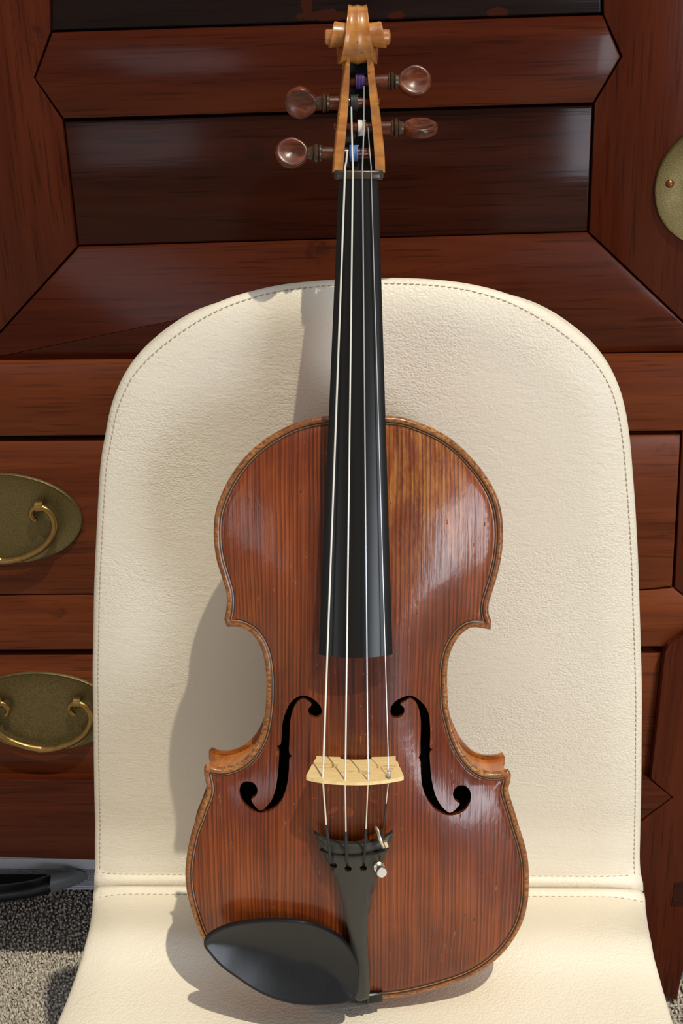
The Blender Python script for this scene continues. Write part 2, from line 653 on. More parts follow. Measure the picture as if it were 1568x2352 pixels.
scr = m.rng(m.noise((420, 60, 60), 1, 3, 0.7, 0, (2, 5, 1)), 0.66, 0.74)
col = m.mix(m.math('MULTIPLY', scr, 0.55), col, (0.42, 0.17, 0.045))
# worn light rim with transverse flecks, dark line beside the purfling
rimn = m.noise((330, 520, 60), 1, 3, 0.65)
rimd = m.noise((40, 40, 40), 1, 3, 0.6, 0, (4, 4, 4))
rim = m.mix(m.rng(rimn, 0.36, 0.62), (0.15, 0.048, 0.014), m.mix(m.rng(rimd, 0.35, 0.65), (0.24, 0.078, 0.020), (0.42, 0.18, 0.050)))
rm = m.rng(m.math('ADD', edge, m.math('MULTIPLY', m.math('SUBTRACT', rimn, 0.5), 0.0016)), 0.0026, 0.0040, 1.0, 0.0)
col = m.mix(rm, col, rim)
m.p(Base_Color=col, Roughness=m.rng(m.noise(60, 1, 3), 0.3, 0.7, 0.28, 0.42), Coat_Weight=0.5, Coat_Roughness=0.12)
m.b.inputs['Specular IOR Level'].default_value = 0.3
hgt = m.math('ADD', m.math('MULTIPLY', gl, -0.55), m.math('ADD', m.math('MULTIPLY', streak, 0.6), m.math('MULTIPLY', fl, -0.8)))
hgt = m.math('ADD', hgt, m.math('MULTIPLY', m.noise((190, 70, 70), 1, 3, 0.6), 0.7))
nb = m.bump(hgt, 0.55, 0.0005)
m.set(m.b.inputs['Coat Normal'], nb)
M['spruce'] = m.m


def maple(name, c0, c1, c2, flame=(40, 260, 40), rough=0.3):
    m = Mat(name)
    a = m.noise(flame, 1, 3, 0.55, 0.5)
    b = m.noise(30, 1, 4, 0.6, 0.3)
    col = m.mix(m.rng(a, 0.35, 0.65), c0, c1)
    col = m.mix(m.rng(b, 0.48, 0.75), col, c2)
    sp = m.n('TexVoronoi', {'Vector': m.scaled((140, 140, 140)), 'Scale': 1.0}).outputs['Distance']
    col = m.mix(m.rng(sp, 0.05, 0.12, 0.7, 0.0), col, (0.03, 0.012, 0.006))
    m.p(Base_Color=col, Roughness=rough, Coat_Weight=0.4, Coat_Roughness=0.15)
    m.bump(a, 0.12, 0.0004)
    return m.m


M['maple'] = maple('flamed_maple', (0.42, 0.16, 0.035), (0.26, 0.075, 0.015), (0.09, 0.026, 0.008))
M['rib_maple'] = maple('rib_maple', (0.62, 0.22, 0.045), (0.42, 0.12, 0.022), (0.12, 0.035, 0.010), (140, 140, 30))
M['scroll_maple'] = maple('scroll_maple', (0.50, 0.205, 0.043), (0.33, 0.115, 0.022), (0.16, 0.055, 0.014), (30, 120, 60))
m = Mat('pegbox_cavity_dark')
m.p(Base_Color=m.mix(m.noise(80), (0.010, 0.006, 0.005), (0.022, 0.012, 0.008)), Roughness=0.6)
M['cavity'] = m.m
m = Mat('inner_shade')
m.p(Base_Color=m.mix(m.noise((200, 8, 8)), (0.012, 0.007, 0.004), (0.022, 0.013, 0.007)), Roughness=0.9)  # dark brown that paints in the shade of the closed body
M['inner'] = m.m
m = Mat('ebony')
m.p(Base_Color=m.mix(m.noise((500, 10, 60)), (0.005, 0.005, 0.005), (0.010, 0.0095, 0.009)), Roughness=0.30)
m.b.inputs['Specular IOR Level'].default_value = 0.35
m.bump(m.noise((500, 10, 60)), 0.04, 0.0003)
M['ebony'] = m.m
m = Mat('matte_ebony')
m.p(Base_Color=m.mix(m.noise((300, 20, 60)), (0.022, 0.021, 0.018), (0.036, 0.034, 0.028)), Roughness=0.42)
M['tailpiece'] = m.m
m = Mat('chin_rest_ebony')
cr = m.n('TexVoronoi', {'Vector': m.scaled((90, 25, 90)), 'Scale': 1.0}).outputs['Distance']
m.p(Base_Color=m.mix(m.noise((300, 40, 60)), (0.006, 0.0065, 0.008), (0.011, 0.012, 0.015)), Roughness=m.rng(m.noise(40), 0.3, 0.7, 0.27, 0.34))
m.bump(m.noise(900), 0.04, 0.0003)
m.b.inputs['Specular IOR Level'].default_value = 0.4
M['chin'] = m.m
m = Mat('worn_dark_nut')
m.p(Base_Color=m.mix(m.noise((120, 60, 60)), (0.018, 0.013, 0.009), (0.06, 0.04, 0.022)), Roughness=0.28)
M['nut'] = m.m
m = Mat('rosewood_peg')
a = m.noise((60, 220, 220), 1, 4, 0.6, 0.8)
m.p(Base_Color=m.ramp(a, [(0.3, (0.020, 0.0045, 0.002)), (0.5, (0.085, 0.017, 0.006)), (0.72, (0.18, 0.045, 0.014))]), Roughness=0.30, Coat_Weight=0.08, Coat_Roughness=0.16)
m.b.inputs['Specular IOR Level'].default_value = 0.38
m.bump(a, 0.05, 0.0003)
M['peg'] = m.m
m = Mat('peg_dark_ring')
m.p(Base_Color=m.mix(m.noise(300), (0.030, 0.015, 0.009), (0.07, 0.035, 0.018)), Roughness=0.3)
M['ring'] = m.m
m = Mat('maple_bridge')
a = m.noise((90, 260, 900), 1, 3, 0.6)
fk = m.n('TexVoronoi', {'Vector': m.scaled((330, 330, 700)), 'Scale': 1.0}).outputs['Distance']
col = m.mix(m.rng(a, 0.35, 0.65), (0.88, 0.68, 0.36), (0.80, 0.57, 0.27))
col = m.mix(m.rng(fk, 0.08, 0.2, 0.45, 0.0), col, (0.50, 0.26, 0.09))
m.p(Base_Color=col, Roughness=0.5)
m.bump(a, 0.05, 0.0002)
M['bridge'] = m.m


def plain(name, a, b, rough=0.4, metal=0.0, sc=300):
    m = Mat(name)
    m.p(Base_Color=m.mix(m.noise(sc), a, b), Roughness=rough, Metallic=metal)
    return m.m


M['string_silver'] = plain('silver_wound_string', (0.78, 0.75, 0.68), (0.88, 0.85, 0.78), 0.35, 0.35, 20)
M['string_steel'] = plain('steel_string', (0.60, 0.60, 0.62), (0.72, 0.72, 0.74), 0.28, 0.7, 20)
M['silk_black'] = plain('black_silk', (0.008, 0.009, 0.011), (0.018, 0.019, 0.022), 0.6)
M['silk_blue'] = plain('blue_silk', (0.05, 0.14, 0.42), (0.12, 0.27, 0.62), 0.6, 0, 1500)
M['silk_purple'] = plain('purple_silk', (0.035, 0.015, 0.10), (0.08, 0.03, 0.19), 0.6, 0, 1500)
M['silk_white'] = plain('pale_silk', (0.55, 0.50, 0.46), (0.75, 0.70, 0.66), 0.6, 0, 1500)
M['nickel'] = plain('nickel', (0.72, 0.66, 0.54), (0.82, 0.77, 0.66), 0.30, 1.0)
M['purf_black'] = plain('purfling_black', (0.020, 0.009, 0.006), (0.04, 0.018, 0.010), 0.4)
M['purf_tan'] = plain('purfling_tan', (0.22, 0.075, 0.02), (0.42, 0.18, 0.05), 0.4, 0, 120)

# ------------------------------------------------------------------ floor
YC = on_z(1546, 2300, 0.0)[1]                 # the chest's front plane


def build_floor():
    fl = mk('floor', box((-3, -2.5, -0.05), (3, 3, -0.001)), M['carpet'], smooth=False)
    fl['kind'] = 'structure'
    fl['label'] = 'grey brown cut pile carpet'
    x0, x1, y0, y1, st = -0.62, 0.62, 0.98, 1.72, 0.0043
    nx, ny = int((x1 - x0) / st), int((y1 - y0) / st)
    gx, gy = np.meshgrid(np.arange(nx), np.arange(ny))
    n = gx.size
    cx = x0 + st * (gx.ravel() + RNG.uniform(-.45, .45, n))
    cy = y0 + st * (gy.ravel() + RNG.uniform(-.45, .45, n))
    h = RNG.uniform(0.004, 0.0075, n)
    r = RNG.uniform(0.0019, 0.0029, n)
    lx, ly = RNG.uniform(-.0025, .0025, n), RNG.uniform(-.0025, .0025, n)
    a0 = RNG.uniform(0, 6.28, n)
    V = np.zeros((n, 8, 3))
    for k in range(3):
        a = a0 + k * 2.0944
        V[:, k] = np.stack((cx + r * .8 * np.cos(a), cy + r * .8 * np.sin(a), np.full(n, -0.001)), 1)
        V[:, 3 + k] = np.stack((cx + lx * .7 + r * np.cos(a + .5), cy + ly * .7 + r * np.sin(a + .5), h * .72), 1)
    V[:, 6] = np.stack((cx + lx, cy + ly, h), 1)
    V = V[:, :7].reshape(-1, 3)
    base = (np.arange(n) * 7)[:, None, None]
    tri = []
    for k in range(3):
        j = (k + 1) % 3
        tri += [(k, j, 3 + j), (k, 3 + j, 3 + k), (3 + k, 3 + j, 6)]
    Fc = (base + np.array(tri)[None]).reshape(-1, 3)
    me = bpy.data.meshes.new('carpet_pile')
    me.vertices.add(len(V))
    me.vertices.foreach_set('co', V.astype(np.float32).ravel())
    me.loops.add(Fc.size)
    me.loops.foreach_set('vertex_index', Fc.astype(np.int32).ravel())
    me.polygons.add(len(Fc))
    me.polygons.foreach_set('loop_start', np.arange(0, Fc.size, 3, dtype=np.int32))
    me.polygons.foreach_set('loop_total', np.full(len(Fc), 3, np.int32))
    me.update(calc_edges=True)
    me.validate()
    me.shade_smooth()
    me.materials.append(M['carpet'])
    o = bpy.data.objects.new('carpet_pile', me)
    COL.objects.link(o)
    o.parent = fl
    o['kind'] = 'stuff'


build_floor()
m = Mat('plaster')
m.p(Base_Color=m.mix(m.noise(6), (0.55, 0.52, 0.47), (0.60, 0.57, 0.52)), Roughness=0.9)
_w = mk('wall_back', box((-3, YC + .56, -.05), (3, YC + .66, 2.6)), m.m, smooth=False)
_w['kind'] = 'structure'
_w['label'] = 'plain pale plaster wall behind the chest'

# ------------------------------------------------------------------ chest


def prism(px, off, depth, bev=0.0015):
    """a board: outline given on the chest front at offset off, running back by depth"""
    P = [on_y(x, y, YC + off) for x, y in px]
    bm = bmesh.new()
    fr = [bm.verts.new(p) for p in P]
    bk = [bm.verts.new((p[0], p[1] + depth, p[2])) for p in P]
    n = len(P)
    f0 = bm.faces.new(fr)
    bm.faces.new(bk[::-1])
    for i in range(n):
        bm.faces.new((fr[i], bk[i], bk[(i + 1) % n], fr[(i + 1) % n]))
    bmesh.ops.recalc_face_normals(bm, faces=bm.faces)
    if bev:
        bmesh.ops.bevel(bm, geom=list(f0.edges), offset=bev, segments=2, affect='EDGES', profile=0.5)
    bm.verts.index_update()
    v = [tuple(q.co) for q in bm.verts]
    f = [tuple(q.index for q in g.verts) for g in bm.faces]
    bm.free()
    return v, f


def build_chest():
    base = on_y(784, 2300, YC)
    root = thing('chest', 'dark red mahogany chest with brass plates standing behind the chair', 'chest', (float(base[0]), YC, 0))
    root['base'] = (float(base[0]), YC, 0.0)

    def piece(name, px, off, depth, mat, bev=0.0015, parent=None):
        return mk(name, prism(px, off, depth, bev), M[mat], parent or root, sharp=25)

    UP = 0.010
    # carcass behind everything
    tl, tr = on_y(-900, -420, YC), on_y(2100, -420, YC)
    zb = on_y(100, 1960, YC)[2] + 0.006
    mk('carcass', box((tl[0], YC + 0.030, zb), (tr[0], YC + 0.50, tl[2])), M['interior'], root, smooth=False)
    mk('chest_top', box((tl[0] - .02, YC - 0.02, tl[2]), (tr[0] + .02, YC + 0.52, tl[2] + .03)), M['rail'], root, smooth=False)
    # upper door: panels, rails and mitred stiles
    piece('upper_panel', [(108, -420), (117, 71), (1382, 31), (1378, -420)], UP + .004, .02, 'black_panel', .002)
    piece('hexagonal_rail', [(119, 76), (80, 180), (146, 273), (1362, 236), (1425, 131), (1384, 36)], UP, .022, 'rail', .0015)
    piece('dark_panel', [(146, 279), (179, 565), (1349, 533), (1362, 241)], UP + .003, .02, 'dark_panel', .002)
    piece('stile', [(105, -420), (115, 73), (77, 180), (142, 276), (175, 568), (-60, 828), (-900, 830), (-900, -420)], UP, .022, 'stile', .0015)
    piece('stile', [(1381, -420), (1386, 34), (1429, 130), (1366, 238), (1353, 534), (1640, 806), (1641, -420)], UP, .022, 'stile', .0015)
    piece('stile', [(1645, -420), (1644, 806), (2100, 800), (2100, -420)], UP, .022, 'stile', .0015)
    piece('mitred_rail', [(179, 569), (-56, 828), (-56, 832), (0, 831), (784, 819), (1568, 808), (1636, 806), (1350, 536)], UP, .022, 'rail', .0015)
    # lower body
    piece('rail', [(-900, 842), (784, 829), (1568, 819), (2100, 812), (2100, 984), (1568, 990), (784, 996), (-900, 1009)], 0, .03, 'drawer', .0012)
    # upper drawer row
    def drawer(px, off, hx, hy):
        d = piece('drawer', px, off, .026, 'drawer', .0015)
        c = on_y(hx, hy, YC + off)
        a, b = 0.0, 0.0
        e = on_y(5 + 185, 1190, YC)
        c0 = on_y(5, 1190, YC)
        a = e[0] - c0[0]
        b = (on_y(5, 1086, YC)[2] - on_y(5, 1293, YC)[2]) / 2
        # oval back plate with a turned edge
        n = 64
        secs = []
        for k, (s, y) in enumerate(((1.0, 0.0), (1.0, -.0022), (.985, -.0034), (.965, -.0028), (.945, -.0022), (.5, -.0022), (.02, -.0022))):
            secs.append([(c[0] + a * s * math.cos(2 * math.pi * i / n), c[1] + y, c[2] + b * s * math.sin(2 * math.pi * i / n)) for i in range(n)])
        sub('handle_plate', loft(secs), M['brass'], d, origin=root['base'], sharp=50)
        half = [(91, 1189), (82, 1181), (78, 1170), (82, 1159), (93, 1154), (107, 1156), (121, 1165), (131, 1182), (133, 1200), (126, 1221), (109, 1242), (84, 1258), (56, 1269), (28, 1275), (5, 1276)]
        pts = []
        for x, y in half:
            p = on_y(x, y, YC - .010) - on_y(5, 1190, YC - .010)
            pts.append((p[0], p[2]))
        pts = pts + [(-x, z) for x, z in pts[:-1][::-1]]
        m_ = len(pts)
        P3 = []
        for i, (x, z) in enumerate(pts):
            t = i / (m_ - 1)
            P3.append((c[0] + x, c[1] - .0085 - .004 * math.sin(math.pi * t), c[2] + z))
        P3 = catmull(P3, 6)
        R = [0.0026 + 0.0012 * math.sin(math.pi * i / (len(P3) - 1)) ** 0.7 for i in range(len(P3))]
        R[0] = .0014
        R[-1] = .0014
        sub('bail', tube(P3, R, 12), M['bail'], d, origin=root['base'])
        for s in (-1, 1):
            q = on_y(97, 1154, YC - .010) - on_y(5, 1190, YC - .010)
            o_ = (c[0] + s * q[0], c[1] - .0085, c[2] + q[2])
            mb = MB()
            mb.add(lathe([(-.0036, .0038), (-.0036, .0058), (.0036, .0058), (.0036, .0038)], 20, o_, (1, 0, 0)))
            mb.add(lathe([(0, .0024), (.007, .0026), (.0085, .004)], 12, (o_[0], o_[1] + .0005, o_[2]), (0, 1, 0)))
            sub('post', mb, M['bail'], d, origin=root['base'])
        return d

    drawer([(-900, 1024), (784, 1010), (1563, 1000), (1543, 1347), (1475, 1354), (784, 1361), (-900, 1371)], 0, 5, 1190)
    piece('rail', [(-900, 1374), (784, 1364), (1475, 1358), (1546, 1352), (1625, 1415), (1530, 1485), (784, 1489), (-900, 1498)], 0, .03, 'drawer', .0012)
    piece('stile', [(1566, 985), (1549, 1350), (1627, 1411), (2100, 1408), (2100, 985)], 0, .03, 'stile', .0012)
    drawer([(-900, 1506), (784, 1503), (1470, 1500), (1520, 1500), (1489, 1786), (784, 1782), (-900, 1778)], .003, 97, 1632)
    # apron, pointed into the right stile, and bracket foot
    piece('apron', [(-900, 1786), (0, 1789), (212, 1791), (784, 1796), (1491, 1792), (1542, 1832), (1360, 1968), (784, 1984), (215, 1976), (0, 1969), (-900, 1958)], -.008, .04, 'rail', .0012)
    piece('bracket_foot', [(1534, 1484), (1628, 1416), (2100, 1413), (2100, 1900), (1900, 1960), (1760, 2060), (1660, 2140), (1600, 2185), (1568, 2232), (1560, 2270), (1556, 2291), (1549, 2298), (1538, 2298), (1526, 2288), (1490, 2215), (1440, 2130), (1400, 2070), (1330, 2030), (1300, 2012), (1362, 1971), (1545, 1833), (1494, 1790), (1526, 1500)], -.008, .06, 'stile', .002)
    piece('tenon_end', [(1548, 2028), (1600, 2023), (1595, 2079), (1541, 2083)], -.0088, .004, 'dark_panel', .0004)
    # left foot, back feet
    f0 = on_y(-330, 2000, YC)
    piece('bracket_foot', [(-900, 1948), (-700, 1953), (-730, 2080), (-770, 2200), (-790, 2290), (-800, 2297), (-900, 2297)], -.006, .06, 'stile', .002)
    for x in (tl[0] + .03, tr[0] - .09):
        mk('back_foot', box((x, YC + .44, 0), (x + .06, YC + .50, zb + .002)), M['stile'], root, smooth=False)
    # round lock plate on the meeting stiles
    c = on_y(1643, 428, YC + UP)
    r = (on_y(1643, 303, YC + UP)[2] - on_y(1643, 553, YC + UP)[2]) / 2 * 1.10
    r = c[0] - on_y(1501, 428, YC + UP)[0]
    prof = [(0, r), (.002, r), (.0034, r * .985), (.0028, r * .968), (.0022, r * .955), (.0022, r * .5), (.0022, r * .02)]
    lp = mk('lock_plate', lathe(prof, 72, c, (0, -1, 0)), M['brass'], root, sharp=50)
    q = on_y(1537, 421, YC + UP)
    for s in (-1, 1):
        p = (c[0] + s * (c[0] - q[0]) * -1, c[1] - .0022, q[2])
        sub('rivet', lathe([(0, .0036), (.001, .0034), (.002, .0026), (.0027, .0014), (.003, .0003)], 20, p, (0, -1, 0)), M['rivet'], lp, origin=root['base'])
    return root


CHEST = build_chest()

# ------------------------------------------------------------------ aluminium case under the chest


def build_case():
    yk = on_z(100, 2043, 0.006)[1]
    zt = on_y(100, 1968, yk)[2]
    x0, x1 = on_y(-560, 2000, yk)[0], on_y(620, 2000, yk)[0]
    root = thing('aluminium_case', 'silver aluminium case with black handle lying on carpet under the chest', 'case', ((x0 + x1) / 2, yk, 0.006))
    root['base'] = ((x0 + x1) / 2, yk, 0.006)
    z1, z0 = on_y(100, 1995, yk)[2], on_y(100, 2035, yk)[2]
    d = .15
    mk('mesh_sheet', box((x0 + .004, yk + .003, .008), (x1 - .004, yk + d - .003, zt - .002)), M['mesh'], root, smooth=False)
    for nm, a, b in (('top_frame', z1, zt), ('bottom_frame', .006, z0)):
        mb = MB()
        mb.add(box((x0, yk, a), (x1, yk + .012, b)))
        mb.add(box((x0, yk + d - .012, a), (x1, yk + d, b)))
        mb.add(box((x0, yk + .012, a), (x0 + .012, yk + d - .012, b)))
        mb.add(box((x1 - .012, yk + .012, a), (x1, yk + d - .012, b)))
        mb.add(box((x0 + .001, yk - .0025, a + (b - a) * .62), (x1 - .001, yk, b - .001)))
        mk(nm, mb, M['alu'], root, smooth=False)
    # near-black slab on the case front behind the grip
    e = [on_y(x, y, yk) for x, y in ((-330, 2012), (100, 2012), (118, 2016), (122, 2024), (120, 2033), (-330, 2033))]
    v = [(p[0], yk + .0035, p[2]) for p in e] + [(p[0], yk - .0012, p[2]) for p in e]
    n = len(e)
    f = [tuple(range(n)), tuple(range(n, 2 * n))] + [(i, (i + 1) % n, n + (i + 1) % n, n + i) for i in range(n)]
    mk('handle_slab', (v, f), M['black_plastic'], root, smooth=False)
    # grip: bowed out between two grey ends
    cx = on_y(-150, 2010, yk)[0]

    def hp(px, py, off):
        return on_y(px, py, yk - off)
    R = [(200, 2013, .006), (186, 2014, .012), (165, 2016.5, .019), (142, 2021, .0255), (122, 2026.5, .031)]
    for s in (1, -1):
        secs = []
        for i, (x, y, o_) in enumerate(R):
            p = hp(x, y, o_)
            px = p[0] if s > 0 else 2 * cx - p[0]
            hh, ww = (.0035, .004) if i == 0 else ((.0075, .007) if i == 1 else (.0085 + .0014 * i, .0085 + .0014 * i))
            secs.append([(px, p[1] + ww * math.cos(t) * (1 if abs(math.cos(t)) < .8 else .95), p[2] + hh * math.sin(t)) for t in np.linspace(0, 2 * math.pi, 16, endpoint=False)])
        mk('handle_end', loft(secs), M['grey_plastic'], root, sharp=50)
    G = [(138, 2022, .0268), (122, 2026.5, .031), (106, 2031.5, .0345), (80, 2040, .038), (40, 2047, .042), (0, 2052, .044), (-60, 2056, .045), (-150, 2058, .046)]
    P = [hp(*g) for g in G]
    P = P + [np.array((2 * cx - p[0], p[1], p[2])) for p in P[:-1][::-1]]
    P = catmull(P, 5)
    mk('handle_grip', tube(P, np.minimum(.0118, .0080 + .0005 * np.minimum(np.arange(len(P)), np.arange(len(P))[::-1])), 16, flat=0.85), M['black_plastic'], root)
    return root


build_case()

# ------------------------------------------------------------------ chair
VB = C2W @ VORG + CAM                        # violin base in the world
VNW, VUW, VXW = C2W @ VN, C2W @ VU, C2W @ VX
LOW = VB - VNW * (RIB + .004)
YS, ZS = LOW[1], LOW[2] - .0065
SEAM_Y = YS + .104
SEAM_Z = on_y(845, 2040, SEAM_Y)[2]
LEAN = math.tan(math.radians(0.6))
PROF = [(YS - .44, ZS - .012), (YS - .40, ZS + .006), (YS - .30, ZS + .006), (YS - .15, ZS + .000), (YS - .05, ZS - .001), (YS, ZS + .0005), (YS + .035, ZS + .009), (SEAM_Y, SEAM_Z)]
_y, _z = SEAM_Y + .012, SEAM_Z + .040
_r720, _r600, _roll = ray(845, 730), ray(845, 600), 0.0
for k in range(40):
    PROF.append((_y, _z))
    _a = math.atan2(H - _z, _y)
    if _a < math.atan2(-_r600[2], _r600[1]):
        break
    if _a < math.atan2(-_r720[2], _r720[1]):
        _roll += .22
    _st = .040 if _roll == 0 else .012
    _z += _st
    _y += _st * (LEAN + _roll)
PROF = catmull(PROF, 10)
PB = np.r_[0, np.cumsum(np.linalg.norm(np.diff(PROF, axis=0), axis=1))]
PANG = np.arctan2(H - PROF[:, 1], PROF[:, 0])      # falls along the profile
PT = np.gradient(PROF, axis=0)
PT /= np.linalg.norm(PT, axis=1)[:, None]
PN = np.stack((-PT[:, 1], PT[:, 0]), 1)            # towards the sitter
PEDGE = PROF - PN * .0085                          # the rolled border lies a little behind the face
PANG = np.arctan2(H - PEDGE[:, 1], PEDGE[:, 0])


def chair_ab(px, py):
    d = ray(px, py)
    ang = math.atan2(-d[2], d[1])
    b = np.interp(-ang, -PANG, PB)
    y = np.interp(b, PB, PEDGE[:, 0])
    return d[0] / d[1] * y, b


def chair_pt(a, b, c):
    y, z = np.interp(b, PB, PROF[:, 0]), np.interp(b, PB, PROF[:, 1])
    ny, nz = np.interp(b, PB, PN[:, 0]), np.interp(b, PB, PN[:, 1])
    return (a, y + ny * c, z + nz * c)


def build_chair():
    R_ = [(822, 637), (875, 636), (950, 637), (1030, 643), (1100, 655), (1170, 676), (1230, 702), (1280, 731), (1330, 768), (1370, 805), (1400, 845), (1422, 890), (1436, 940), (1446, 1000), (1455, 1100), (1462, 1200), (1467, 1300), (1470, 1400), (1473, 1500), (1475, 1600), (1474, 1700), (1473, 1800), (1471, 1900), (1470, 1980), (1472, 2005), (1477, 2030), (1481, 2050), (1482, 2070), (1490, 2130), (1502, 2190), (1518, 2250), (1532, 2300), (1548, 2352)]
    L_ = [(770, 640), (720, 644), (650, 652), (580, 667), (520, 686), (460, 712), (410, 741), (360, 778), (320, 815), (290, 852), (268, 895), (252, 940), (240, 1000), (230, 1060), (224, 1150), (219, 1250), (215, 1350), (213, 1450), (211, 1550), (212, 1650), (213, 1750), (215, 1850), (216, 1950), (215, 2020), (213, 2045), (212, 2070), (208, 2110), (200, 2150), (188, 2195), (172, 2245), (152, 2300), (130, 2352)]
    R = [chair_ab(*p) for p in R_]
    L = [chair_ab(*p) for p in L_]
    (xr, br), (xl, bl) = R[-1], L[-1]
    fr = [(xr + .006, br - .05), (xr + .010, br - .15), (xr + .006, br - .24), (xr - .02, .04), (xr - .06, .012), (xr - .12, .003), ((xr + xl) / 2, 0.001), (xl + .12, .003), (xl + .06, .012), (xl + .02, .04), (xl - .006, bl - .24), (xl - .010, bl - .15), (xl - .006, bl - .05)]
    out = catmull(R + fr + L[::-1], 8, closed=True)
    out = resample(out, .004, closed=True)
    bs = chair_ab(845, 2041)[1]
    base = (float((xr + xl) / 2), float(YS - .18), 0.0)
    root = thing('chair', 'cream white leather shell chair holding the violin', 'chair', base)
    root['base'] = base

    def lift(P):
        d = np.maximum(sdf(P, out), 0)
        e = np.clip(1 - d / .034, 0, 1)
        z = -.006 * e ** 2
        r = .005
        q = np.clip(1 - d / r, 0, 1)
        z -= r * (1 - np.sqrt(np.clip(1 - q * q, 0, 1)))
        g = (P[:, 1] - bs)
        z -= .0030 * np.exp(-(g / .0011) ** 2)
        z += .0016 * np.exp(-((np.abs(g) - .0040) / .0028) ** 2)
        z -= .0008 * np.exp(-((np.abs(g) - .0085) / .0012) ** 2)
        # slight dents of the soft cover
        z += .0010 * np.sin(P[:, 0] * 21 + 1.0) * np.sin(P[:, 1] * 17)
        return z

    ring = []
    for dd in (.0006, .0016, .003, .005, .009):
        q, ok = offset_in(out, dd)
        ring.append(q[ok])
    ring = np.vstack(ring)
    xs = np.arange(out[:, 0].min(), out[:, 0].max(), .005)
    for name, sgn in (('backrest', 1), ('seat', -1)):
        keep = (out[:, 1] - bs) * sgn > .0006
        k0 = [i for i in range(len(out)) if keep[i] and not keep[i - 1]][0]
        seq = [(k0 + i) % len(out) for i in range(len(out))]
        O = np.array([out[i] for i in seq if keep[i]])
        a, b = O[0].copy(), O[-1].copy()
        a[1] = b[1] = bs
        line = np.stack((np.linspace(b[0], a[0], 90), np.full(90, bs)), 1)
        O = np.vstack((O, line[:-1] if np.linalg.norm(line[-1] - O[0]) < .001 else line))
        ex = [ring[((ring[:, 1] - bs) * sgn > .003)]]
        for g in (.0008, .0016, .003, .005, .007, .0085, .0105):
            w = np.stack((xs, np.full(len(xs), bs + sgn * g)), 1)
            w = w[sdf(w, out) > .008]
            ex.append(w)
        ex = np.vstack(ex)
        ex = ex[sdf(ex, O) > .0004]
        V, T = triangulate(O, (), ex, .007)
        zt = lift(V)
        d = np.maximum(sdf(V, out), 0)
        zb = np.full(len(V), -.024) + np.minimum(0, -.006 + .0)
        zb = -.020 - .008 * np.clip(d / .05, 0, 1)
        mk(name, solid(V, T, zt, zb, chair_pt), M['leather'], root, sharp=60)

    # stitching: short raised threads along the seam and the border
    def stitches(line, pitch, ln, name):
        mb = MB()
        Q = resample(line, pitch)
        tg = np.gradient(Q, axis=0)
        tg /= np.linalg.norm(tg, axis=1)[:, None] + 1e-12
        z = lift(Q) + .0002
        for p, t, zz in zip(Q, tg, z):
            w = np.array((-t[1], t[0]))
            a, b = p - t * ln / 2, p + t * ln / 2 + w * .0003
            P3 = [chair_pt(a[0], a[1], zz - .0004), chair_pt(p[0], p[1], zz + .0001), chair_pt(b[0], b[1], zz - .0004)]
            mb.add(tube(P3, .00038, 5))
        o = mk(name, mb, M['thread'], root)
        o['kind'] = 'stuff'

    x0, x1 = chair_ab(216, 2035)[0] + .004, chair_ab(1476, 2035)[0] - .004
    for g in (.0085, -.0085):
        stitches(np.array(((x0, bs + g), ((x0 + x1) / 2, bs + g), (x1, bs + g))), .0050, .0033, 'seam_stitching')
    q, ok = offset_in(out, .0058)
    ok &= q[:, 1] > bs + .010
    k0 = [i for i in range(len(q)) if ok[i] and not ok[i - 1]][0]
    line = np.array([q[(k0 + i) % len(q)] for i in range(len(q)) if ok[(k0 + i) % len(q)]])
    stitches(line, .0042, .0030, 'border_stitching')
    # steel legs under the seat
    for sx in (-1, 1):
        for yy, out_y in ((YS - .30, -.03), (YS - .02, .03)):
            a = (base[0] + sx * .13, yy, ZS - .030)
            b = (base[0] + sx * .165, yy + out_y, 0.0085)
            mk('leg', tube([a, b], [.012, .009], 14), M['steel'], root)
    mk('seat_frame', box((base[0] - .15, YS - .32, ZS - .040), (base[0] + .15, YS - .01, ZS - .0275)), M['steel'], root, smooth=False)
    return root


build_chair()

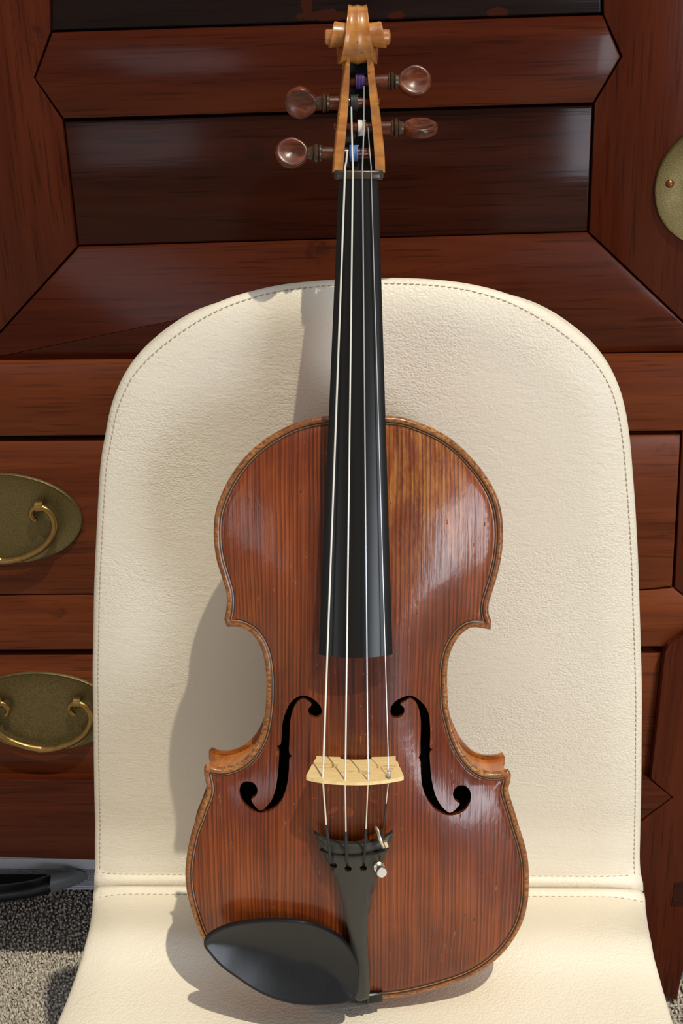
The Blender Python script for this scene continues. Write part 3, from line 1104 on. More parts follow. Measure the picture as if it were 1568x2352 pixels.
# ------------------------------------------------------------------ violin
SEGS = [
    # right half from the neck downwards, then left half upwards: smooth runs that meet at the corners
    [(822, 953), (888, 956), (925, 960), (973, 976), (1022, 1000), (1060, 1029), (1094, 1065), (1123, 1104), (1143, 1143), (1153, 1182), (1156, 1230), (1152, 1279), (1143, 1322), (1131, 1361), (1123, 1390), (1123, 1410), (1129, 1428)],
    [(1129, 1428), (1127, 1448)],
    [(1127, 1448), (1109, 1445), (1085, 1443), (1065, 1453), (1048, 1473), (1036, 1497), (1029, 1527), (1027, 1560), (1028, 1588), (1030, 1625), (1037, 1658), (1047, 1692), (1061, 1723), (1078, 1748), (1097, 1766), (1120, 1775), (1142, 1776), (1159, 1773), (1168, 1770)],
    [(1168, 1770), (1174, 1781)],
    [(1174, 1781), (1172, 1799), (1168, 1812), (1170, 1826), (1176, 1846), (1184, 1871), (1193, 1902), (1203, 1933), (1210, 1961), (1214, 1989), (1215, 2039), (1212, 2077), (1201, 2120), (1182, 2157), (1155, 2192), (1118, 2224), (1075, 2248), (1021, 2267), (962, 2283), (909, 2293), (871, 2296), (822, 2297), (771, 2296), (733, 2293), (680, 2283), (621, 2267), (567, 2248), (524, 2224), (487, 2192), (460, 2152), (440, 2098), (429, 2055), (425, 2018), (426, 1985), (434, 1936), (442, 1905), (451, 1883), (460, 1857), (469, 1835), (474, 1815), (472, 1799), (468, 1782)],
    [(468, 1782), (469, 1762), (476, 1758)],
    [(476, 1758), (490, 1764), (507, 1766), (526, 1763), (546, 1755), (566, 1740), (585, 1716), (598, 1689), (605, 1658), (610, 1616), (611, 1582), (611, 1560), (607, 1520), (600, 1494), (590, 1473), (576, 1456), (556, 1444), (537, 1441), (520, 1442)],
    [(520, 1442), (514, 1424)],
    [(514, 1424), (519, 1398), (519, 1366), (510, 1332), (498, 1293), (492, 1259), (490, 1221), (493, 1182), (503, 1148), (518, 1114), (542, 1075), (571, 1041), (605, 1012), (644, 988), (682, 971), (731, 959), (822, 953)],
]
OUT = []
CORNERS = []
for sg in SEGS:
    P = np.array([vl(x, y, 0.0)[:2] for x, y in sg])
    Q = resample(catmull(P, 10), .0018) if len(P) > 2 else np.linspace(P[0], P[1], 4)
    OUT.append(Q[:-1])
OUT_RUNS = OUT
OUT = np.vstack(OUT)[::-1]                      # counter-clockwise
YTOP, YBOT = OUT[:, 1].max(), OUT[:, 1].min()
INSET = 4.6 * MM
ARCH = 15.5 * MM

# arching from a membrane over the outline
GS = .002
GX0, GY0 = OUT[:, 0].min() - .01, YBOT - .01
GNX, GNY = int((OUT[:, 0].max() + .01 - GX0) / GS) + 2, int((YTOP + .01 - GY0) / GS) + 2
_gx, _gy = np.meshgrid(GX0 + GS * np.arange(GNX), GY0 + GS * np.arange(GNY), indexing='ij')
GSD = sdf(np.stack((_gx.ravel(), _gy.ravel()), 1), OUT).reshape(GNX, GNY)
_mask = (GSD > INSET).astype(float)
_phi = np.zeros((GNX, GNY))
for _ in range(2600):
    _n = np.zeros_like(_phi)
    _n[1:-1, 1:-1] = 0.25 * (_phi[2:, 1:-1] + _phi[:-2, 1:-1] + _phi[1:-1, 2:] + _phi[1:-1, :-2] + GS * GS)
    _phi = _n * _mask
_rm = _phi.max(0)
_k = np.ones(9) / 9
_rms = np.maximum(np.convolve(np.pad(_rm, 4, mode='edge'), _k, 'valid'), _rm)
_t = _phi / np.maximum(_rms, 1e-9)[None]
_t = np.clip(_t, 0, 1)
_v = np.clip((_gy - (YBOT + INSET)) / (YTOP - YBOT - 2 * INSET), 0, 1)
_long = 1 - np.abs(2 * _v - 1) ** 2.7
_long = 0.35 * _long + 0.65 * _long * _long * (3 - 2 * _long)
_s = 0.45 * _t + 0.55 * _t * _t * (3 - 2 * _t)
GZ = ARCH * _long * _s
for _ in range(3):
    _p = np.pad(GZ, 1, mode='edge')
    GZ = (_p[:-2, 1:-1] + _p[2:, 1:-1] + _p[1:-1, :-2] + _p[1:-1, 2:] + 2 * GZ) / 6


def gsample(G, x, y):
    fx = np.clip((np.asarray(x) - GX0) / GS, 0, GNX - 1.001)
    fy = np.clip((np.asarray(y) - GY0) / GS, 0, GNY - 1.001)
    i, j = fx.astype(int), fy.astype(int)
    a, b = fx - i, fy - j
    return (G[i, j] * (1 - a) + G[i + 1, j] * a) * (1 - b) + (G[i, j + 1] * (1 - a) + G[i + 1, j + 1] * a) * b


def belly(x, y):
    return gsample(GZ, np.atleast_1d(x), np.atleast_1d(y))[0]


def plate_z(P, dist):
    z = gsample(GZ, P[:, 0], P[:, 1])
    d = dist / MM
    z = z - 0.9 * MM * np.exp(-((d - 5.2) / 1.6) ** 2)              # fluting
    z = z + 0.5 * MM * np.exp(-((d - 2.0) / 1.3) ** 2)              # raised edge
    q = np.clip(1 - d / 1.7, 0, 1)
    return z - 1.5 * MM * (1 - np.sqrt(np.clip(1 - q * q, 0, 1)))


def zoom2(pts, ox, oy, k=440 / 1568):
    return [(ox + k * a, oy + k * b) for a, b in pts]


FL = zoom2([(1060, 133), (1120, 152), (1170, 190), (1200, 230), (1208, 265), (1195, 300), (1160, 318), (1120, 305), (1097, 270), (1100, 240), (1125, 208), (1104, 188), (1080, 168), (1056, 158), (1020, 175), (985, 222), (965, 270), (950, 340), (945, 420), (942, 500), (942, 610), (966, 628), (944, 646), (940, 700), (935, 780), (922, 870), (895, 960), (860, 1020), (810, 1065), (750, 1090), (705, 1096), (650, 1084), (600, 1050), (560, 1005), (540, 960), (533, 910), (545, 865), (575, 840), (615, 838), (655, 855), (678, 890), (680, 925), (665, 960), (630, 985), (640, 1010), (670, 1050), (705, 1076), (745, 1050), (790, 1000), (820, 930), (838, 850), (850, 760), (855, 680), (856, 575), (838, 546), (870, 536), (878, 450), (890, 340), (915, 260), (950, 195), (1000, 150)], 400, 1560)
FR = zoom2([(500, 133), (440, 150), (385, 180), (350, 225), (343, 270), (355, 305), (400, 318), (440, 300), (458, 260), (448, 225), (422, 205), (450, 188), (480, 168), (503, 156), (530, 170), (560, 205), (580, 260), (592, 340), (592, 430), (588, 530), (586, 625), (568, 642), (586, 658), (592, 760), (600, 850), (620, 930), (660, 1010), (720, 1075), (780, 1107), (830, 1116), (890, 1107), (945, 1080), (985, 1030), (1003, 970), (995, 915), (965, 880), (925, 868), (885, 880), (858, 920), (858, 965), (880, 1000), (912, 1018), (890, 1050), (860, 1080), (830, 1094), (800, 1078), (755, 1030), (720, 970), (695, 890), (678, 800), (670, 700), (668, 592), (692, 578), (668, 565), (670, 480), (668, 380), (660, 300), (640, 240), (600, 190), (550, 150)], 800, 1560)


def build_violin():
    root = thing('violin', 'old reddish brown violin leaning upright against the cream chair', 'violin')
    R3 = np.stack((VXW, VUW, VNW), 1)
    mw = np.eye(4)
    mw[:3, :3] = R3
    mw[:3, 3] = VB
    root.matrix_world = Matrix(mw.tolist())

    # ---- body
    ff = [np.array([vs(x, y, belly)[:2] for x, y in fp]) for fp in (FL, FR)]
    ff = [resample(catmull(f, 3, closed=True), .0011, closed=True) for f in ff]
    rings = []
    for d in (.5, 1.1, 1.8, 2.7, 3.6, 4.4, 5.3, 6.4, 7.8):
        q, ok = offset_in(OUT, d * MM)
        rings.append(q[ok])
    for f in ff:
        q, ok = offset_in(f[::-1] if True else f, -.0016)
        rings.append(q[sdf(q, f) < -.0012])
    ex = np.vstack(rings)
    # thin out points that crowd one another
    keep, cells = [], set()
    for i, p in enumerate(ex):
        c = (round(p[0] / .0006), round(p[1] / .0006))
        if c not in cells:
            cells.add(c)
            keep.append(i)
    ex = ex[keep]
    V, T = triangulate(OUT, ff, ex, .0026)
    dist = np.maximum(sdf(V, OUT), 0)
    zt = plate_z(V, dist)
    zb = gsample(GZ, V[:, 0], V[:, 1]) * 0.985 - 3.2 * MM
    top = mk('top_plate', solid(V, T, zt, zb), M['spruce'], root, sharp=50, attrs={'edge': np.r_[dist, dist]})
    # purfling: three strips let in along the edge
    def strip(d0, d1, lift):
        mb = MB()
        a, oka = offset_in(OUT, d0 * MM, .0003)
        b, okb = offset_in(OUT, d1 * MM, .0003)
        ok = oka & okb
        za = plate_z(a, np.full(len(a), d0 * MM)) + lift
        zb_ = plate_z(b, np.full(len(b), d1 * MM)) + lift
        n = len(OUT)
        v = [(*p, z) for p, z in zip(a, za)] + [(*p, z) for p, z in zip(b, zb_)] + [(*p, z - .0008) for p, z in zip(a, za)] + [(*p, z - .0008) for p, z in zip(b, zb_)]
        f = []
        for i in range(n):
            j = (i + 1) % n
            if ok[i] and ok[j] and np.linalg.norm(a[i] - a[j]) < .004:
                f += [(i, j, n + j, n + i), (i, 2 * n + i, 2 * n + j, j), (n + i, n + j, 3 * n + j, 3 * n + i)]
        used = sorted({i for q in f for i in q})
        m_ = {u: k for k, u in enumerate(used)}
        return [v[u] for u in used], [tuple(m_[i] for i in q) for q in f]
    mb = MB().add(strip(3.3, 4.0, .00012)).add(strip(4.5, 5.2, .00012))
    pf = sub('purfling', mb, M['purf_black'], top)
    sub('purfling_core', strip(4.0, 4.5, .00014), M['purf_tan'], top)
    # back plate, ribs
    Vb, Tb = triangulate(OUT, (), np.vstack(rings[:6]), .0045)
    db = np.maximum(sdf(Vb, OUT), 0)
    zz = plate_z(Vb, db)
    Vb[:, 1] *= .988
    mk('back_plate', solid(Vb, Tb, -RIB - zz * .9 - 3.0 * MM, np.full(len(Vb), -RIB) - gsample(GZ, Vb[:, 0], Vb[:, 1]) * .9), M['maple'], root, sharp=50)
    ib = db > 3.5 * MM
    ti = np.array([t for t in Tb if ib[t].all()])
    mk('inside_shade', solid(Vb, ti, -RIB - gsample(GZ, Vb[:, 0], Vb[:, 1]) * .9 + .0008, -RIB - gsample(GZ, Vb[:, 0], Vb[:, 1]) * .9 + .0003), M['inner'], root, sharp=50)  # added dark sheet over the inner back, stands in for shade behind the f-holes
    q, ok = offset_in(OUT, 2.6 * MM, .0004)
    q = q[ok]
    n = len(q)
    qi, ok2 = offset_in(q, 1.4 * MM, 1.0)
    SB = np.array((1.0, .988))
    v = [(*p, -2.6 * MM) for p in q] + [(*(p * SB), -RIB + .0002) for p in q] + [(*p, -2.6 * MM) for p in qi] + [(*(p * SB), -RIB + .0002) for p in qi]
    f = []
    for i in range(n):
        j = (i + 1) % n
        f += [(i, j, n + j, n + i), (2 * n + i, 3 * n + i, 3 * n + j, 2 * n + j), (i, 2 * n + i, 2 * n + j, j), (n + i, n + j, 3 * n + j, 3 * n + i)]
    mk('ribs', (v, f), M['rib_maple'], root, sharp=40)

    # ---- neck, fingerboard, nut
    ZN, SLOPE = 2.0 * MM, 0.122
    ynut = vl(823, 408, ZN)[1]

    def zfb(x, y):
        return ZN + (ynut - y) * SLOPE

    fl_ = [vs(778, 408, zfb), vs(731.5, 1507, lambda x, y: zfb(x, y) - 5 * MM)]
    fr_ = [vs(868.5, 408, zfb), vs(901.5, 1509, lambda x, y: zfb(x, y) - 5 * MM)]
    yend = vs(816, 1511, zfb)[1]
    secs = []
    for t in np.linspace(0, 1, 40):
        y = ynut + (yend - ynut) * t
        xl = fl_[0][0] + (fl_[1][0] - fl_[0][0]) * t
        xr = fr_[0][0] + (fr_[1][0] - fr_[0][0]) * t
        c, w = (xl + xr) / 2, (xr - xl) / 2
        zc = zfb(0, y)
        r_ = 43 * MM
        sec = []
        for u in np.linspace(-1, 1, 17):
            drop = r_ - math.sqrt(r_ * r_ - (u * w) ** 2)
            e = .5 * MM * max(0, (abs(u) - .93) / .07) ** 2
            sec.append((c + u * w, y, zc - drop - e))
        sag = r_ - math.sqrt(r_ * r_ - w * w)
        zl = zc - sag - 4.6 * MM
        zi = zl if t < .48 else zl + (2.2 + 0 * t) * MM
        sec += [(xr - .1 * MM, y, zl), (c + w * .7, y, zi), (c, y, zi + (1.2 * MM if t > .48 else 0)), (c - w * .7, y, zi), (xl + .1 * MM, y, zl)]
        secs.append(sec)
    mk('fingerboard', loft(secs), M['ebony'], root, sharp=35)
    ybody = YTOP
    secs = []
    for t in np.linspace(0, 1, 26):
        y = ynut + (ybody - .004 - ynut) * t
        tt = (ynut - y) / (ynut - yend)
        xl = fl_[0][0] + (fl_[1][0] - fl_[0][0]) * tt
        xr = fr_[0][0] + (fr_[1][0] - fr_[0][0]) * tt
        c, w = (xl + xr) / 2, (xr - xl) / 2 - .2 * MM
        sag = 43 * MM - math.sqrt((43 * MM) ** 2 - w * w)
        z0 = zfb(0, y) - sag - 4.5 * MM
        dep = 11.5 * MM + 2.5 * MM * t
        hl = max(0, (t - .80) / .20)
        dep = dep + hl ** 1.6 * (z0 - dep + RIB + 2.5 * MM)
        wb = w * (1 - .25 * hl)
        secs.append([(c + (w + (wb - w) * max(0, math.sin(a))) * math.cos(a), y, z0 - max(0, dep * math.sin(a) ** (.75 if math.sin(a) > 0 else 1)) if math.sin(a) > 0 else z0) for a in np.linspace(0, math.pi, 17)])
    mk('neck', loft(secs), M['maple'], root, sharp=50)
    # nut
    nl, nr = vl(764, 400, ZN)[0], vl(883, 400, ZN)[0]
    ya, yb_ = vl(823, 413, ZN)[1], vl(823, 390, ZN)[1]
    secs = []
    for u in np.linspace(-1, 1, 25):
        x = (nl + nr) / 2 + u * (nr - nl) / 2
        e = max(0, (abs(u) - .86) / .14)
        top_ = ZN + 1.2 * MM - 2.2 * MM * u * u - 3.5 * MM * e * e
        bot = ZN - 8 * MM + 2.5 * MM * e * e
        ylo, yhi = ya + 1.6 * MM * e * e, yb_ - .6 * MM * e * e
        ym, hy = (ylo + yhi) / 2, (yhi - ylo) / 2
        zm, hz = (top_ + bot) / 2, (top_ - bot) / 2
        sec = []
        for a in np.linspace(0, 2 * math.pi, 20, endpoint=False):
            ca, sa = math.cos(a), math.sin(a)
            p_ = .45
            sec.append((x, ym + hy * math.copysign(abs(ca) ** p_, ca), zm + hz * math.copysign(abs(sa) ** p_, sa)))
        secs.append(sec)
    mk('nut', loft(secs), M['nut'], root, sharp=50)

    # ---- pegbox
    def zfront(py):
        return -0.5 * MM - (395 - py) / 250.0 * 9.0 * MM

    def zback(py):
        return zfront(py) - (25 - (395 - py) / 250.0 * 8.0) * MM

    rows = [(396, 763.5, 787, 862, 884), (360, 765.5, 789.5, 860, 883), (320, 769.5, 793, 857.5, 879.5), (280, 774, 796.5, 853.5, 875), (240, 778.5, 799.5, 850, 869.5), (205, 782.5, 801.5, 847, 865), (175, 787, 802.5, 844.5, 861), (145, 792, 803.5, 843, 857.5), (118, 797, 806, 839, 852)]
    for side in (0, 1):
        secs = []
        for (py, a, b, c, d) in rows:
            zf, zk = zfront(py), zback(py)
            o_, i_ = (vl(a, py, zf), vl(b, py, zf)) if side == 0 else (vl(d, py, zf), vl(c, py, zf))
            s = 1 if side == 0 else -1
            e = .9 * MM
            secs.append([(o_[0] + s * e, o_[1], zf), (i_[0], i_[1], zf - .2 * MM), (i_[0] - s * .6 * MM, i_[1], zk + 3 * MM), (o_[0] + s * 1.2 * MM, o_[1], zk), (o_[0] - s * .5 * MM, o_[1], (zf + zk) / 2), (o_[0], o_[1], zf - e)])
        secs = [np.array(s) for s in secs]
        res = [list(map(tuple, catmull(np.array([s[k] for s in secs]), 4))) for k in range(6)]
        secs = [[res[k][i] for k in range(6)] for i in range(len(res[0]))]
        pb = mk('pegbox_cheek', loft(secs), M['scroll_maple'], root, sharp=45)
    secs, lin = [], []
    for (py, a, b, c, d) in rows:
        zf, zk = zfront(py), zback(py)
        y = vl(822, py, zf)[1]
        x0, x1 = vl(a, py, zf)[0] + .8 * MM, vl(d, py, zf)[0] - .8 * MM
        secs.append([(x0, y, zk + 4.2 * MM), (x1, y, zk + 4.2 * MM), (x1 - 1 * MM, y, zk + .5 * MM), ((x0 + x1) / 2, y, zk - 1 * MM), (x0 + 1 * MM, y, zk + .5 * MM)])
        xi0, xi1 = vl(b, py, zf)[0] - .3 * MM, vl(c, py, zf)[0] + .3 * MM
        lin.append([(xi0, y, zk + 4.4 * MM), (xi0, y, zf - 2.6 * MM), (xi0 + .45 * MM, y, zf - 2.6 * MM), (xi0 + .45 * MM, y, zk + 5 * MM), (xi1 - .45 * MM, y, zk + 5 * MM), (xi1 - .45 * MM, y, zf - 2.6 * MM), (xi1, y, zf - 2.6 * MM), (xi1, y, zk + 4.4 * MM)])
    mk('pegbox_back', loft(secs), M['scroll_maple'], root, sharp=45)
    mk('pegbox_cavity', loft(lin), M['cavity'], root, smooth=False)  # near-black lining on the pegbox's inner walls and floor

    # ---- scroll
    ctop = vl(822, 8, -14 * MM)
    cbot = vl(822, 143, -6 * MM)
    KSP = math.log(2.05) / 360.0
    rtop = 17.2 * MM
    def rr(ph):
        return rtop * math.exp(-KSP * (ph - 135))
    cyc = ctop[1] - rr(135)
    rs = (cyc - cbot[1]) / rr(315)
    CZ = -17.0 * MM
    CXS = vl(821.5, 75, CZ + 12 * MM)[0]
    wt = [(0, 8.6), (60, 6.6), (135, 4.9), (180, 5.6), (225, 6.8), (270, 8.6), (315, 10.9), (360, 11.6), (405, 12.0), (495, 12.8), (585, 14.4), (675, 16), (765, 17), (940, 17.6)]
    wp, wv = [a for a, _ in wt], [b * MM for _, b in wt]
    cross = [(-1, -.25), (-.985, 0), (-.90, 0), (-.82, -.35), (-.55, -.75), (-.25, -.55), (-.06, -.05), (0, 0), (.06, -.05), (.25, -.55), (.55, -.75), (.82, -.35), (.90, 0), (.985, 0), (1, -.25)]
    secs = []
    for ph in np.arange(0, 941, 7.5):
        r, w = rr(ph), np.interp(ph, wp, wv)
        if 200 < ph < 430:
            r = r * (1 + (rs - 1) * math.sin(math.pi * (ph - 200) / 230) ** 2)
        a = math.radians(225 - ph)
        ca, sa = math.cos(a), math.sin(a)
        sec = [(CXS + u * w, cyc + (r + dr * MM * min(1, r / (9 * MM))) * sa, CZ + (r + dr * MM * min(1, r / (9 * MM))) * ca) for u, dr in cross]
        ri = r * .42
        ud = .93
        for u in (1, .5, 0, -.5, -1):
            sec.append((CXS + u * w * ud, cyc + ri * sa, CZ + ri * ca))
        secs.append(sec)
    sc = mk('scroll', loft(secs), M['scroll_maple'], root, sharp=38)
    e = 18.3 * MM
    sub('scroll_eye', lathe([(-e, 2.6 * MM), (-e + .6 * MM, 3.9 * MM), (-e + 1.2 * MM, 4.2 * MM), (e - 1.2 * MM, 4.2 * MM), (e - .6 * MM, 3.9 * MM), (e, 2.6 * MM)], 24, (CXS, cyc, CZ), (1, 0, 0)), M['scroll_maple'], sc)

    # ---- pegs
    def peg(side, py, wall_px, ring0, ring1, thumb_end, far_px, turn, label):
        z = zfront(py) - 8.5 * MM
        o_ = vl(wall_px, py, z)
        s = side
        def L(px):
            return abs(vl(px, py, z)[0] - o_[0])
        r0, r1, te = L(ring0), L(ring1), L(thumb_end)
        ax = np.array((s, 0, 0.0))
        far = -L(far_px)
        rs_ = 3.5 * MM
        shaft = lathe([(far, rs_ * .62), (far + .5 * MM, rs_ * .74), (0, rs_), (r0, rs_ * 1.05)], 20, o_, ax)
        P = mk('peg', shaft, M['peg'], root)
        P['label'] = label
        k = (r1 - r0)
        ring = [(r0, rs_ * 1.05), (r0 + .08 * k, rs_ * 1.32), (r0 + .2 * k, rs_ * 1.38), (r0 + .28 * k, rs_ * 1.12), (r0 + .36 * k, rs_ * 1.42), (r0 + .5 * k, rs_ * 1.58), (r0 + .62 * k, rs_ * 1.42), (r0 + .68 * k, rs_ * 1.10), (r0 + .76 * k, rs_ * 1.25), (r0 + .9 * k, rs_ * 1.05), (r1 + 1.0 * MM, rs_ * .95)]
        sub('collar', lathe(ring, 24, o_, ax), M['ring'], P, sharp=30)
        a_, b_, c_ = (te - r1) / 2, 9.0 * MM, 5.2 * MM
        cx_ = r1 + a_
        nu, nv = 36, 20
        vv_, f_ = [], []
        ca, sa = math.cos(turn), math.sin(turn)
        for j in range(nv + 1):
            th = math.pi * j / nv
            for i in range(nu):
                p_ = 2 * math.pi * i / nu
                rr_ = math.sin(th) ** .62
                x, y = rr_ * math.cos(p_), rr_ * math.sin(p_)
                cz = math.cos(th)
                dish = .22 + .78 * min(1, rr_) ** 2.2
                zz_ = math.copysign(abs(cz) ** .8, cz) * dish * (1.0 if rr_ < .97 else 1)
                nar = 1.0 - .18 * max(0, -x)          # narrower towards the collar
                lx, ly, lz = cx_ + a_ * x, b_ * y * nar, c_ * zz_
                vv_.append((o_[0] + s * lx, o_[1] + ly * ca - lz * sa, o_[2] + ly * sa + lz * ca))
        for j in range(nv):
            for i in range(nu):
                i2 = (i + 1) % nu
                f_.append((j * nu + i, j * nu + i2, (j + 1) * nu + i2, (j + 1) * nu + i))
        sub('thumb_piece', (vv_, f_), M['peg'], P, sharp=70)
        return P, o_

    pegs = {}
    pegs['a'] = peg(1, 187, 857, 890, 911, 991, 795, math.radians(-14), 'upper right rosewood peg with its dished thumb piece facing front')
    pegs['e'] = peg(1, 294, 872, 897, 922, 1005, 766, math.radians(-62), 'lower right rosewood peg turned edge on')
    pegs['d'] = peg(-1, 236, 781, 757, 731, 652, 872, math.radians(24), 'upper left dark rosewood peg in shade')
    pegs['g'] = peg(-1, 352, 769, 740, 710, 631, 879, math.radians(-20), 'lower left rosewood peg with shiny thumb piece')

    # ---- bridge
    yb = vs(816, 1739, belly)[1]
    kz = .1786
    BO = [(258, 200), (258, 238), (240, 246), (212, 296), (330, 303), (440, 300), (545, 312), (532, 338), (450, 362), (350, 366), (275, 353), (282, 338), (440, 344), (452, 328), (330, 318), (203, 312), (125, 465), (230, 494), (340, 515), (480, 532), (630, 541), (780, 545), (922, 541), (1070, 528), (1190, 510), (1290, 490), (1385, 465), (1330, 340), (1200, 340), (1082, 342), (1092, 352), (1240, 360), (1257, 375), (1180, 387), (1080, 374), (1000, 347), (985, 326), (1090, 316), (1200, 322), (1322, 328), (1305, 275), (1280, 262), (1280, 208), (968, 208), (966, 240), (880, 246), (770, 248), (660, 246), (568, 240), (565, 200)]
    HEART = [(580, 405), (620, 385), (700, 385), (745, 392), (765, 378), (850, 385), (930, 405), (948, 428), (920, 440), (830, 430), (785, 407), (755, 397), (700, 418), (630, 428), (590, 420)]
    def bp(a, b):
        q = vy(680 + kz * a, 1700 + kz * b, yb)
        return (q[0], q[2])
    P = np.array([bp(*p) for p in BO])
    zfeet = np.array([belly(p[0], yb) for p in P])
    for i in (0, 42, 43, 49):
        i = min(i, len(P) - 1)
        P[i, 1] = belly(P[i, 0], yb) - .0003
    Hh = np.array([bp(*p) for p in HEART])
    Po = resample(P, .0009, closed=True)
    Vb, Tb = triangulate(Po, [resample(catmull(Hh, 4, closed=True), .0009, closed=True)], None, .0022)
    z0b, z1b = P[:, 1].min(), P[:, 1].max()
    th = (4.8 - 3.0 * (Vb[:, 1] - z0b) / (z1b - z0b)) * MM
    v3, f3 = solid(Vb, Tb, np.zeros(len(Vb)), -th)
    mk('bridge', ([(p[0], yb + p[2], p[1]) for p in v3], f3), M['bridge'], root, sharp=40)
    zcrest = z1b

    # ---- tailpiece
    tsc = 840 / 1568
    TO = [(600, 48), (640, 66), (690, 76), (770, 79), (850, 73), (900, 60), (942, 40), (922, 95), (903, 145), (870, 222), (846, 300), (833, 380), (827, 480), (833, 600), (839, 700), (836, 738), (815, 748), (785, 750), (772, 735), (764, 640), (758, 560), (752, 480), (738, 420), (722, 340), (692, 232), (640, 130), (618, 85)]
    ztt, ztb = 29.0 * MM, 11.0 * MM
    ytt, ytb = vl(812, 1940, ztt)[1], vl(830, 2298, ztb)[1]
    def ztail(x, y):
        t = (ytt - y) / (ytt - ytb)
        return ztt + (ztb - ztt) * t
    P = np.array([vs(400 + tsc * a, 1900 + tsc * b, ztail)[:2] for a, b in TO])
    i0, i1 = 0, 6
    runs = [catmull(P[0:7], 6)[:-1], catmull(P[6:16], 6)[:-1], catmull(P[15:19], 4)[:-1], catmull(np.vstack((P[18:], P[:1])), 6)[:-1]]
    TP = resample(np.vstack(runs), .0016, closed=True)
    holes = []
    slots = [((766, 1991), (758.5, 1970)), ((799, 1996), (795.5, 1975)), ((834, 1995), (836, 1974)), ((868, 1992), (871, 1969))]
    for (h, s_) in slots:
        hp_, sp_ = vs(*h, ztail)[:2], vs(*s_, ztail)[:2]
        ax = unit(sp_ - hp_)
        w = np.array((-ax[1], ax[0]))
        rad, sw = 2.15 * MM, .75 * MM
        pts = [hp_ + sw * w + ax * rad * .93, sp_ + sw * w, sp_ + ax * sw, sp_ - sw * w, hp_ - sw * w + ax * rad * .93]
        a0 = math.atan2(-sw, rad * .93)
        for a in np.linspace(a0, -(2 * math.pi) - a0, 16)[1:-1]:
            pts.append(hp_ + rad * (math.cos(a) * ax + math.sin(a) * w))
        holes.append(np.array(pts))
    V, T = triangulate(TP, holes, None, .0022)
    dl = np.maximum(sdf(V, TP), 0)
    cxs = np.array([ (TP[np.abs(TP[:, 1] - y) < .004][:, 0].min() + TP[np.abs(TP[:, 1] - y) < .004][:, 0].max()) / 2 if np.any(np.abs(TP[:, 1] - y) < .004) else 0 for y in V[:, 1]])
    zt_ = np.array([ztail(0, y) for y in V[:, 1]])
    arch = 4.5 * MM * ((V[:, 0] - cxs) / (24 * MM)) ** 2
    q = np.clip(1 - dl / (1.4 * MM), 0, 1)
    ztop = zt_ - arch - 1.4 * MM * (1 - np.sqrt(1 - q * q))
    mk('tailpiece', solid(V, T, ztop, zt_ - arch - 5.5 * MM), M['tailpiece'], root, sharp=40)
    fr = [vs(680 + kz * a, 1700 + kz * b, lambda x, y: ztail(x, y) - 4.5 * MM * (x / (24 * MM)) ** 2) for a, b in ((300, 1400), (400, 1440), (520, 1468), (665, 1484), (800, 1482), (930, 1462), (1060, 1432), (1188, 1388))]
    fr = catmull([p + np.array((0, 0, .4 * MM)) for p in fr], 5)
    mk('string_fret', tube(fr, [.3 * MM] + [1.0 * MM] * (len(fr) - 2) + [.3 * MM], 8), M['ebony'], root)
    # tailgut, saddle, end button
    s0, s1 = vl(788, 2293, 1.0 * MM), vl(878, 2276, 1.0 * MM)
    sx0, sx1 = s0[0], s1[0]
    ys0, ys1 = YBOT - .3 * MM, s1[1] - .5 * MM
    secs = []
    for u in np.linspace(0, 1, 11):
        x = sx0 + (sx1 - sx0) * u
        hgt_ = 2.2 * MM + 2.6 * MM * math.sin(math.pi * u) ** .8
        secs.append([(x, ys0, -4 * MM), (x, ys0, hgt_ * .75), (x, ys0 + 1 * MM, hgt_), (x, ys1 - .8 * MM, hgt_), (x, ys1, hgt_ - .9 * MM), (x, ys1, -1 * MM)])
    mk('saddle', loft(secs), M['ebony'], root, sharp=40)
    cm = (sx0 + sx1) / 2
    for s in (-1, 1):
        tg = [(cm + s * 3 * MM, ys1 + 12 * MM, ztb - 5 * MM), (cm + s * 3 * MM, ys1 + 3 * MM, 6.2 * MM), (cm + s * 3 * MM, ys0 + 1 * MM, 5.0 * MM), (cm + s * 3 * MM, ys0 - 1.2 * MM, 1 * MM), (cm + s * 3 * MM, ys0 - 1.6 * MM, -10 * MM)]
        mk('tail_cord', tube(catmull(tg, 5), .8 * MM, 8), M['silk_black'], root)
    mk('end_button', lathe([(-.5 * MM, 4.5 * MM), (1 * MM, 6.5 * MM), (3 * MM, 6.8 * MM), (4.0 * MM, 5.5 * MM)], 24, (cm, YBOT, -RIB * .5), (0, -1, 0)), M['ebony'], root)

    # ---- strings
    spec = {
        'g': dict(nut=792, br=(741, 1789), end=(758.5, 1969), dark=(749, 1894), r=.58, mat='string_silver', slot=0, lab='thickest silver string at far left'),
        'd': dict(nut=810, br=(792.5, 1795), end=(795.5, 1974), dark=(794, 1910), r=.52, mat='string_silver', slot=1, lab='second silver string from the left'),
        'a': dict(nut=832, br=(845, 1795), end=(836, 1973), dark=(840, 1904), r=.42, mat='string_steel', slot=2, lab='third string from the left'),
        'e': dict(nut=852, br=(892.5, 1787), end=(876.5, 1928), dark=(886.5, 1846), r=.32, mat='string_steel', slot=3, lab='thin steel string at far right'),
    }
    into = {'g': [(795, 372, -3), (797, 347, -5.0)], 'd': [(807.5, 300, -2.5), (806.5, 240, -6.0)], 'a': [(835, 300, -3), (836, 190, -6.0)], 'e': [(848, 340, -3), (845, 292, -5.5)]}
    silk = {'g': ('silk_blue', 803, 822), 'd': ('silk_black', 806, 822), 'a': ('silk_purple', 817, 838), 'e': ('silk_white', 823, 838)}
